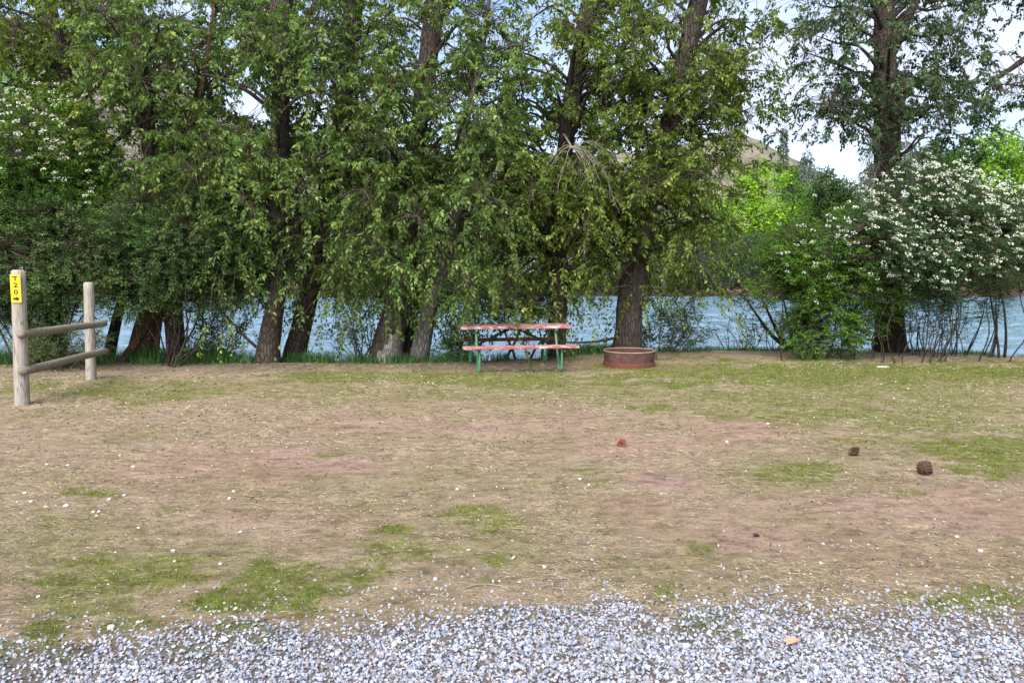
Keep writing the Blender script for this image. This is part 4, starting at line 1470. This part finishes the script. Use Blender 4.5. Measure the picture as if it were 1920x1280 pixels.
    return root


def build_shrubs():
    shrub('hawthorn_bush', 'tall bright green bush dotted with white blossom behind the fence', 'bush', (60, 690), 13.25,
          [(40, 300, 150, 120, 0, 1), (120, 280, 110, 100, .2, .8), (-60, 330, 130, 150, 0, .8), (60, 400, 150, 90, .1, .8), (150, 350, 70, 80, 0, .5)],
          2300, .055, 'shrub_bright', flowers=170, fl_lobes=[0, 1, 4], stems=14, fl_top=.6, fl_size=1.1)
    shrub('willow_bush', 'round dark green bush behind the fence rails, nearest the left', 'bush', (70, 712), 12.9,
          [(95, 470, 150, 105, 0, 1), (10, 500, 130, 110, .2, .8), (150, 530, 90, 70, .1, .6), (40, 570, 110, 50, .5, .4)],
          2500, .046, 'shrub_dark', stems=12, bark='bark_dark')
    shrub('willow_bush', 'broad dark green bush spreading between the fence and the twin trunks', 'bush', (318, 696), 13.1,
          [(320, 440, 135, 105, 0, 1), (250, 500, 100, 80, -.1, .7), (410, 480, 100, 95, .2, .9), (470, 500, 60, 70, .3, .4), (345, 540, 120, 50, .2, .6), (250, 560, 60, 40, .2, .3)],
          2800, .046, 'shrub_dark', stems=12, bark='bark_dark')
    shrub('weed_clump', 'low dark green weeds under the lower fence rail', 'weeds', (120, 690), 12.6,
          [(120, 640, 80, 45, 0, 1), (60, 650, 60, 45, .2, .8), (30, 620, 40, 40, .4, .4)], 420, .035, 'shrub_dark', stems=16, stem_r=.006, zmin=.03)
    shrub('flowering_bush', 'large bush covered in white blossom before the tall dark tree', 'flowering bush', (1690, 668), 13.6,
          [(1740, 410, 130, 82, 0, 1), (1680, 445, 120, 60, -.2, .8), (1840, 430, 110, 70, 0, 1), (1900, 460, 110, 60, .1, .9), (1610, 440, 55, 40, 0, .35),
           (1780, 490, 150, 50, -.1, .9), (1700, 535, 130, 36, .2, .7), (1790, 545, 80, 30, .3, .3), (1960, 420, 70, 80, 0, .5), (1745, 360, 60, 40, .1, .4)],
          2500, .046, 'shrub_blue', flowers=880, base_spread=.45, fl_lobes=[0, 1, 2, 3, 4, 5, 9, 10], stems=12, stem_r=.010, bark='bark_dark', fl_top=.5, fl_size=1.05)
    shrub('hawthorn_bush', 'green bush with few blossoms, left of the white flowering bush', 'bush', (1560, 676), 14.2,
          [(1560, 480, 125, 90, 0, 1), (1490, 520, 80, 70, .1, .6), (1640, 510, 90, 65, 0, .7), (1580, 570, 120, 50, .1, .8), (1545, 620, 85, 46, .1, .9)],
          2500, .05, 'shrub_bright', flowers=110, stems=14, base_spread=.5, stem_r=.011, bark='bark_dark', fl_top=.2, fl_lobes=[0, 1, 2, 3])
    shrub('bare_shrub', 'sparse dark twiggy shrub over the water below the flowering bush', 'shrub', (1770, 690), 14.7,
          [(1760, 590, 95, 60, 0, 1), (1830, 560, 60, 50, .1, .6), (1720, 560, 70, 40, .1, .8)], 560, .034, 'shrub_dark', stems=24, nleaf=7, bark='bark_dark', stem_r=.009, base_spread=.55, shoot=(.25, .5))
    shrub('sapling', 'thin dark sapling standing alone at the right bank', 'sapling', (1858, 686), 14.4,
          [(1862, 540, 30, 60, 0, 1), (1850, 500, 40, 30, 0, .7)], 120, .04, 'shrub_dark', stems=3, nleaf=8, bark='bark_dark', stem_r=.028)
    shrub('leafy_shrub', 'leafy small shrub right of the fire ring at the water', 'shrub', (1262, 676), 15.6,
          [(1250, 630, 50, 42, 0, 1), (1290, 610, 45, 40, .1, .5), (1225, 600, 30, 30, 0, .3), (1290, 650, 40, 24, 0, .4)], 380, .052, 'shrub_blue', stems=14, nleaf=9, stem_r=.008)
    shrub('bare_shrub', 'open low shrub of thin bare twigs left of the green bush', 'shrub', (1410, 664), 15.9,
          [(1400, 625, 70, 32, 0, 1), (1470, 610, 50, 35, 0, .7)], 190, .036, 'shrub_dark', stems=22, nleaf=5, bark='bark_dark', stem_r=.007, base_spread=.4, shoot=(.2, .4))
    shrub('leaning_sapling', 'dark sapling leaning left out of the green bush', 'sapling', (1496, 668), 15.7,
          [(1440, 560, 60, 25, 0, 1), (1400, 550, 40, 20, 0, .6)], 110, .04, 'shrub_dark', stems=3, nleaf=8, bark='bark_dark', stem_r=.06)
    shrub('weed_clump', 'bright green weeds at the left end of the table', 'weeds', (862, 684), 13.9,
          [(862, 640, 26, 26, 0, 1), (850, 660, 30, 14, 0, .6)], 150, .045, 'shrub_bright', stems=9, stem_r=.005, zmin=.03)
    shrub('sapling', 'thin brown sapling seen through the table frame', 'sapling', (958, 690), 14.3,
          [(985, 560, 40, 30, 0, 1), (1000, 590, 30, 24, 0, .5), (930, 590, 40, 24, 0, .4)], 150, .075, 'leaf_mid', stems=2, nleaf=9, bark='bark_red', stem_r=.026)
    shrub('sapling', 'slim pale sapling between the dark trunk and the table centre', 'sapling', (1012, 690), 14.5,
          [(1012, 570, 26, 30, 0, 1), (1030, 600, 26, 20, 0, .5)], 90, .07, 'leaf_mid', stems=2, nleaf=8, bark='bark_grey', stem_r=.022)
    shrub('bare_shrub', 'bare twiggy shrub against the water left of the scarred trunk', 'shrub', (682, 688), 14.0,
          [(670, 630, 42, 40, 0, 1), (640, 640, 30, 30, 0, .5)], 130, .036, 'shrub_dark', stems=18, nleaf=5, bark='bark_dark', stem_r=.008)
    shrub('leafy_shrub', 'low leafy shrub hanging over water left of the twin trunks', 'shrub', (420, 694), 14.0,
          [(420, 650, 50, 30, 0, 1), (400, 610, 40, 40, 0, .8), (380, 660, 40, 20, 0, .6)], 260, .045, 'shrub_dark', stems=14, nleaf=8, bark='bark_dark', stem_r=.008)


# ------------------------------------------------------------------ far bank
def far_tree_meshes(kind, seed):
    g = np.random.default_rng(seed)
    if kind == 'conifer':
        Hh = 13.0
        n = 1300
        t = g.random(n) ** .8
        z = 1.0 + t * (Hh - 1)
        lay = .75 + .25 * np.sin(z * 5.2)
        rad = (1 - t) * 2.3 * lay * g.random(n) ** .5 + .05
        a = g.uniform(0, 6.283, n)
        p = np.stack([rad * np.cos(a), rad * np.sin(a), z - rad * .25], -1)
        d = nrm(np.stack([np.cos(a), np.sin(a), g.uniform(-.5, .3, n)], -1))
        V, F = leafmesh(p, d, nrm(g.normal(size=(n, 3)) + np.array([0, 0, 1])), g.uniform(.3, .7, n), g.uniform(.10, .2, n))
        tint = g.random(n)
        trunk = np.array([[0, 0, -.5, .22], [0, 0, 6, .13], [0, 0, Hh, .02]])
        lim = []
    else:
        if kind == 'bush':
            Hh, n, nb = 5.0, 4200, 12
            cz = g.uniform(.9, 3.6, nb)
            cr = g.uniform(1.0, 1.9, nb)
            cx = g.normal(0, 1.8, nb)
            cy = g.normal(0, 1.1, nb)
        elif kind == 'poplar':
            Hh, n, nb = 14.0, 8200, 22
            cz = np.linspace(1.8, 12.4, nb)
            cr = 1.75 * np.sin(np.pi * (cz / 15.2 + .06)) ** .6 * g.uniform(.75, 1.15, nb)
            cx = g.normal(0, .9, nb)
            cy = g.normal(0, .8, nb)
        else:
            Hh, n, nb = 13.0, 9500, 24
            cz = np.clip(g.uniform(1.5, 11.6, nb), 1.5, None)
            env = np.sin(np.pi * np.clip(cz / 14.0 + .10, 0, 1)) ** .7
            cr = 1.9 * env * g.uniform(.7, 1.1, nb)
            an = g.uniform(0, 6.283, nb)
            ro = 3.0 * env * g.random(nb) ** .6
            cx, cy = ro * np.cos(an), ro * np.sin(an) * .8
        C = np.stack([cx, cy, cz], -1)
        pr = cr ** 2 / (cr ** 2).sum()
        j = g.choice(nb, n, p=pr)
        v = nrm(g.normal(size=(n, 3)))
        r = g.random(n) ** (1 / 3.2)
        p = C[j] + v * (r * cr[j])[:, None] * np.array([1, 1, .85])
        q = vnoise(p + seed, 1.0)
        k = q > np.quantile(q, .15)
        p, v, j = p[k], v[k], j[k]
        n = len(p)
        d = nrm(v * .6 + np.array([0, 0, -.25]) + g.normal(0, .6, (n, 3)))
        nn = nrm(v + np.array([0, 0, .6]) + g.normal(0, .5, (n, 3)))
        ln = g.uniform(.18, .40, n) * (1.0 if kind != 'bush' else .8)
        V, F = leafmesh(p, d, nn, ln, ln * .6)
        tint = np.clip(g.normal(.5, .2, n) + g.normal(0, .12, nb)[j], 0, 1)
        trunk = np.array([[0, 0, -.6, .26], [.1, 0, Hh * .35, .18], [-.1, .05, Hh * .7, .09], [0, 0, Hh * .9, .03]])
        if kind == 'bush':
            trunk[:, 3] *= .35
        lim = []
        for c in C:
            a0 = np.array([0, 0, max(.2, c[2] - .5 * np.hypot(c[0], c[1]) - .8)])
            lim.append((limb_curve(a0, c, .07, .012)))
    rs = resample(trunk, .5)
    tv, tf = tubes(rs[None, :, :3], rs[None, :, 3], 8)
    if lim:
        v2, f2 = tubes(np.array([l[0] for l in lim]), np.array([l[1] for l in lim]), 5)
        tf = np.vstack([tf, f2 + len(tv)])
        tv = np.vstack([tv, v2])
    return (V, F, tint), (tv, tf), Hh


def build_far_bank():
    lib = {}
    for kind in ('broad', 'poplar', 'bush', 'conifer'):
        lib[kind] = []
        for s in range({'broad': 3, 'poplar': 2, 'bush': 3, 'conifer': 1}[kind]):
            (V, F, t), (tv, tf), Hh = far_tree_meshes(kind, 40 + s * 7 + len(kind))
            lib[kind].append([V, F, t, tv, tf, float(np.quantile(V[:, 2], .995)), None, None])
    lime, green, dark, grey, yel = (.25, .43, .03), (.065, .125, .030), (.034, .075, .026), (.075, .095, .055), (.32, .33, .045)
    olive = (.085, .105, .030)
    blue = (.16, .20, .17)  # pale bluish tone puts distance haze into the leaf colour
    # kind, px, top py, width px, depth, colour, label
    L = [
        ('poplar', 1408, 302, 120, 84, lime, 'bright lime green tree across the river, just right of the tan hillside'),
        ('broad', 1480, 318, 150, 88, (.12, .24, .03), 'mid green tree across the river below the distant conifer'),
        ('broad', 1350, 372, 130, 90, (.16, .29, .03), 'light green tree across the river behind the drooping cottonwood edge'),
        ('broad', 1555, 322, 150, 84, (.050, .10, .026), 'dark green tree across the river left of the tall dark trunk'),
        ('broad', 1625, 312, 140, 87, (.06, .095, .035), 'dull green tree across the river directly behind the tall dark trunk'),
        ('conifer', 1462, 243, 56, 100, blue, 'slim lone conifer standing against the sky across the river'),
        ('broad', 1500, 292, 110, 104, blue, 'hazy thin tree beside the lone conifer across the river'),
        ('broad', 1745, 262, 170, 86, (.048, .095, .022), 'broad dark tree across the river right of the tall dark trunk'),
        ('poplar', 1868, 238, 120, 84, (.19, .34, .03), 'lime green tree across the river above the flowering bush'),
        ('poplar', 1925, 246, 110, 88, (.16, .28, .04), 'lighter green tree across the river at the right edge'),
        ('broad', 1820, 290, 130, 92, (.055, .11, .025), 'green tree across the river between the dark tree and lime tree'),
        ('broad', 1700, 282, 190, 95, (.050, .10, .025), 'dark green tree across the river touching the right of the tall dark trunk'),
        ('broad', 1795, 256, 210, 90, (.060, .125, .025), 'tall mid green tree across the river above the middle of the flowering bush'),
        ('broad', 1985, 280, 160, 86, green, 'green tree across the river cut off by the right edge'),
        ('broad', 905, 318, 212, 84, olive, 'olive tree across the river seen between table trunks'),
        ('broad', 1110, 300, 237, 86, olive, 'olive tree across the river between the dark straight trunk and the big grey trunk'),
        ('broad', 1010, 290, 200, 104, green, 'green tree across the river behind the white trailer'),
        ('broad', 1250, 312, 200, 86, olive, 'olive tree across the river behind the leaning white dead trunk'),
        ('broad', 790, 306, 225, 88, green, 'green tree across the river behind the slender bent tree'),
        ('broad', 670, 300, 237, 86, dark, 'dark tree across the river between the twin trunks and scarred trunk'),
        ('broad', 545, 292, 225, 90, green, 'green tree across the river behind the twin trunks'),
        ('broad', 420, 300, 237, 86, dark, 'dark tree across the river above the broad left bush'),
        ('broad', 310, 285, 212, 88, green, 'green tree across the river behind the straight grey trunk'),
        ('poplar', 192, 236, 90, 86, yel, 'yellow green tree glimpsed across the river above the left bush'),
        ('broad', 90, 300, 225, 88, green, 'green tree across the river behind the white dotted bush'),
        ('broad', -60, 330, 190, 86, dark, 'dark tree across the river cut off by the left edge'),
        ('bush', 1345, 428, 130, 80, (.045, .085, .045), 'blue green bush at the far waterline right of the cottonwood edge'),
        ('bush', 1420, 440, 110, 81, grey, 'grey green bush at the far waterline below the lime tree'),
        ('bush', 1490, 470, 130, 80, dark, 'dark bush at the far waterline below the mid green tree'),
        ('bush', 1270, 480, 120, 81, olive, 'olive bush at the far waterline right of the white dead trunk'),
        ('bush', 1150, 470, 130, 80, olive, 'olive bush at the far waterline left of the big grey trunk'),
        ('bush', 1070, 490, 110, 80, dark, 'dark bush at the far waterline behind the dark straight trunk'),
        ('bush', 960, 490, 120, 80, green, 'green bush at the far waterline above the table top'),
        ('bush', 1014, 470, 120, 84, (.06, .12, .06), 'pale green bush across the river in front of the white trailer'),
        ('bush', 850, 480, 130, 80, dark, 'dark bush at the far waterline behind the slender bent tree'),
        ('bush', 740, 480, 130, 80, grey, 'grey green bush at the far waterline behind the scarred trunk'),
        ('bush', 620, 480, 140, 80, olive, 'olive bush at the far waterline right of the twin trunks'),
        ('bush', 470, 480, 140, 80, dark, 'dark bush at the far waterline left of the twin trunks'),
        ('bush', 330, 490, 140, 80, green, 'green bush at the far waterline behind the broad left bush'),
        ('bush', 1600, 470, 130, 80, dark, 'dark bush at the far waterline behind the green near bush'),
        ('bush', 1720, 480, 140, 80, green, 'green bush at the far waterline behind the flowering bush'),
        ('bush', 1850, 490, 130, 80, (.08, .075, .035), 'brownish bush at the far waterline below the flowering bush'),
        ('bush', 1950, 480, 120, 80, grey, 'grey green bush at the far waterline at the right edge'),
    ]
    used = {}
    for i, (kind, px, top, w, d, col, label) in enumerate(L):
        ent = lib[kind][i % len(lib[kind])]
        V, F, t, tv, tf, Hh, cm, tm = ent
        if kind == 'bush':
            d = FARY + .6 + (d - 80) * .7
        p = P(px, 500, d)
        z = float(ground_z(p[0:1], p[1:2])[0])
        hh = P(px, top, d)[2] - z
        wd = w * d / FPX
        base_w = {'broad': 9.2, 'poplar': 5.0, 'bush': 6.4, 'conifer': 4.0}[kind]
        name = {'broad': 'broadleaf_tree', 'poplar': 'poplar_tree', 'bush': 'riverside_bush', 'conifer': 'conifer_tree'}[kind]
        root = empty(name, (p[0], p[1], z), label, 'bush' if kind == 'bush' else 'tree', 'bushes on the far river bank' if kind == 'bush' else 'trees across the river')
        s = hh / Hh
        sx = wd / base_w
        root.scale = (sx, max(sx, s * .7), s)
        root.rotation_euler = (0, 0, (i * 1.3) % .9 - .45 + (math.pi if i % 2 else 0))
        if cm is None:
            o = np_mesh('crown', V, F, M['far_leaf'], root, fattr={'tint': np.repeat(t, 2)})
            o2 = np_mesh('trunk', tv, tf, M['bark_grey'], root, smooth=True)
            ent[6], ent[7] = o.data, o2.data
        else:
            o = bpy.data.objects.new('crown', cm)
            COL.objects.link(o)
            o.parent = root
            o2 = bpy.data.objects.new('trunk', tm)
            COL.objects.link(o2)
            o2.parent = root
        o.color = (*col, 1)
    # leaning white dead trunk
    mb = MB()
    pts = [P(1219, 462, 78.6), P(1230, 488, 78.3), P(1240, 520, 78.0), P(1253, 552, 77.6)]
    q = resample(np.array(pts), .4)
    mb.tube(q, np.linspace(.16, .36, len(q)), 10)
    o = mb.build('dead_trunk', M['bark_pale'], smooth=True)
    tag(o, 'leaning white dead trunk on the far shore', 'dead trunk')
    # pale straight trunk across the river
    mb = MB()
    q = resample(np.array([P(954, 400, 81), P(955, 450, 81), P(957, 510, 81), P(958, 545, 81)]), .5)
    mb.tube(q, np.linspace(.2, .3, len(q)), 10)
    o = mb.build('dead_trunk', M['bark_pale'], smooth=True)
    tag(o, 'straight pale bare trunk across the river above the table', 'dead trunk')
    # shore stones and dry reeds, uncountable
    n = 3600
    x = R.uniform(-75, 75, n)
    y = FARY + R.normal(.9, .8, n)
    z = np.maximum(ground_z(x, y), WATER_Z) - .03
    s = R.gamma(3, .05, n) + .06
    phi = R.uniform(0, 6.28, n)
    oc = np.array([(1, 0, 0), (0, 1, 0), (-1, 0, 0), (0, -1, 0), (0, 0, 1), (0, 0, -1)], float)
    of = np.array([(0, 1, 4), (1, 2, 4), (2, 3, 4), (3, 0, 4), (1, 0, 5), (2, 1, 5), (3, 2, 5), (0, 3, 5)])
    V = oc[None] * R.uniform(.6, 1.3, (n, 6, 1)) * np.stack([s * 1.3, s, s * .7], -1)[:, None]
    ca, sa = np.cos(phi)[:, None], np.sin(phi)[:, None]
    V = np.stack([V[..., 0] * ca - V[..., 1] * sa, V[..., 0] * sa + V[..., 1] * ca, V[..., 2]], -1) + np.stack([x, y, z], -1)[:, None]
    F = (of[None] + (np.arange(n) * 6)[:, None, None]).reshape(-1, 3)
    m = leaf_mat('shore_stone', ((.02, .017, .014), (.05, .04, .032), (.17, .13, .105)), rough=.9, spec=.1, trans=0)
    o = np_mesh('shore_stones', V.reshape(-1, 3), F, m, fattr={'tint': np.repeat(np.clip(R.normal(.45, .25, n), 0, 1), 8)})
    tag(o, 'brown and pinkish stones along the far waterline', 'stones', kind='stuff')
    n = 26000
    x = R.uniform(-75, 75, n)
    y = FARY + R.uniform(1.2, 5.5, n)
    k = R.random(n) < sstep(.3, .6, n2(x, y, .25, 4.4))
    x, y = x[k], y[k]
    n = len(x)
    m = leaf_mat('reed_blade', ((.06, .075, .025), (.17, .15, .065), (.38, .31, .19)), rough=.7, spec=.1, trans=.2)
    blades('shore_grass', x, y, R.uniform(.3, 1.0, n), np.full(n, .10), R.uniform(.2, .8, n), m, R.random(n), 'dry tan grass and reeds along the far shore', 'grass')


# ------------------------------------------------------------------ light, sky, camera
def build_light():
    el, az = math.radians(48), math.radians(200)       # sun behind and a little left of the camera, veiled
    w = bpy.data.worlds.new('World')
    SC.world = w
    w.use_nodes = True
    t = w.node_tree
    t.nodes.clear()
    out = t.nodes.new('ShaderNodeOutputWorld')
    bg = t.nodes.new('ShaderNodeBackground')
    sky = t.nodes.new('ShaderNodeTexSky')
    sky.sky_type = 'NISHITA'
    sky.sun_disc = False
    sky.sun_elevation = el
    sky.sun_rotation = az
    sky.air_density = 1.0
    sky.dust_density = .8
    sky.ozone_density = 1.6
    tc = t.nodes.new('ShaderNodeTexCoord')
    mp = t.nodes.new('ShaderNodeMapping')
    mp.inputs['Scale'].default_value = (1.2, 1.2, 6.0)
    nz = t.nodes.new('ShaderNodeTexNoise')
    nz.inputs['Scale'].default_value = 2.2
    nz.inputs['Detail'].default_value = 6
    nz.inputs['Roughness'].default_value = .55
    rp = t.nodes.new('ShaderNodeValToRGB')
    rp.color_ramp.elements[0].position = .28
    rp.color_ramp.elements[1].position = .55
    mx = t.nodes.new('ShaderNodeMix')
    mx.data_type = 'RGBA'
    mx.inputs[7].default_value = (4.3, 4.6, 5.7, 1)
    ml = t.nodes.new('ShaderNodeMath')
    ml.operation = 'MULTIPLY'
    ml.inputs[1].default_value = .8
    t.links.new(tc.outputs['Generated'], mp.inputs[0])
    t.links.new(mp.outputs[0], nz.inputs['Vector'])
    t.links.new(nz.outputs[0], rp.inputs[0])
    t.links.new(rp.outputs[0], ml.inputs[0])
    t.links.new(ml.outputs[0], mx.inputs[0])
    t.links.new(sky.outputs[0], mx.inputs[6])
    t.links.new(mx.outputs[2], bg.inputs[0])
    bg.inputs[1].default_value = .075
    t.links.new(bg.outputs[0], out.inputs[0])
    ld = bpy.data.lights.new('sun', 'SUN')
    ld.energy = 2.2
    ld.angle = math.radians(55)
    ld.color = (1, .97, .92)
    lo = bpy.data.objects.new('sun', ld)
    COL.objects.link(lo)
    dirv = Vector((math.sin(az) * math.cos(el), math.cos(az) * math.cos(el), math.sin(el)))
    lo.rotation_euler = dirv.to_track_quat('Z', 'Y').to_euler()
    lo.location = (0, 0, 30)


def build_camera():
    cd = bpy.data.cameras.new('camera')
    cd.lens = 26.0
    cd.sensor_width = 36
    cd.clip_end = 5000
    cd.clip_start = .05
    co = bpy.data.objects.new('camera', cd)
    COL.objects.link(co)
    co.location = (0, 0, H)
    co.rotation_euler = (math.pi / 2 - PITCH, 0, 0)
    SC.camera = co
    vs = SC.view_settings
    vs.view_transform = 'Standard'
    vs.look = 'None'
    vs.exposure = 1.75
    vs.gamma = 1
    c = SC.cycles
    c.use_denoising = True
    c.max_bounces = 6
    c.diffuse_bounces = 3
    c.glossy_bounces = 3
    c.transmission_bounces = 3
    c.caustics_reflective = False
    c.caustics_refractive = False


build_light()
build_ground()
build_water()
build_hills()
build_gravel()
build_grass()
build_stones()
pine_cone(1165, 838, 17, (.34, .12, .075), 'small reddish pine cone on the pink dirt before the fire ring', .6, 1.2)
pine_cone(1600, 857, 19, (.080, .042, .025), 'small brown pine cone, the middle one on the field', 1.9, 1.0)
pine_cone(1733, 892, 29, (.070, .038, .022), 'largest brown pine cone, beside the green patch at right', 2.6, 1.3)
build_fence()
build_table()
build_ring()
build_trailer()
build_near_trees()
build_shrubs()
build_far_bank()
build_camera()
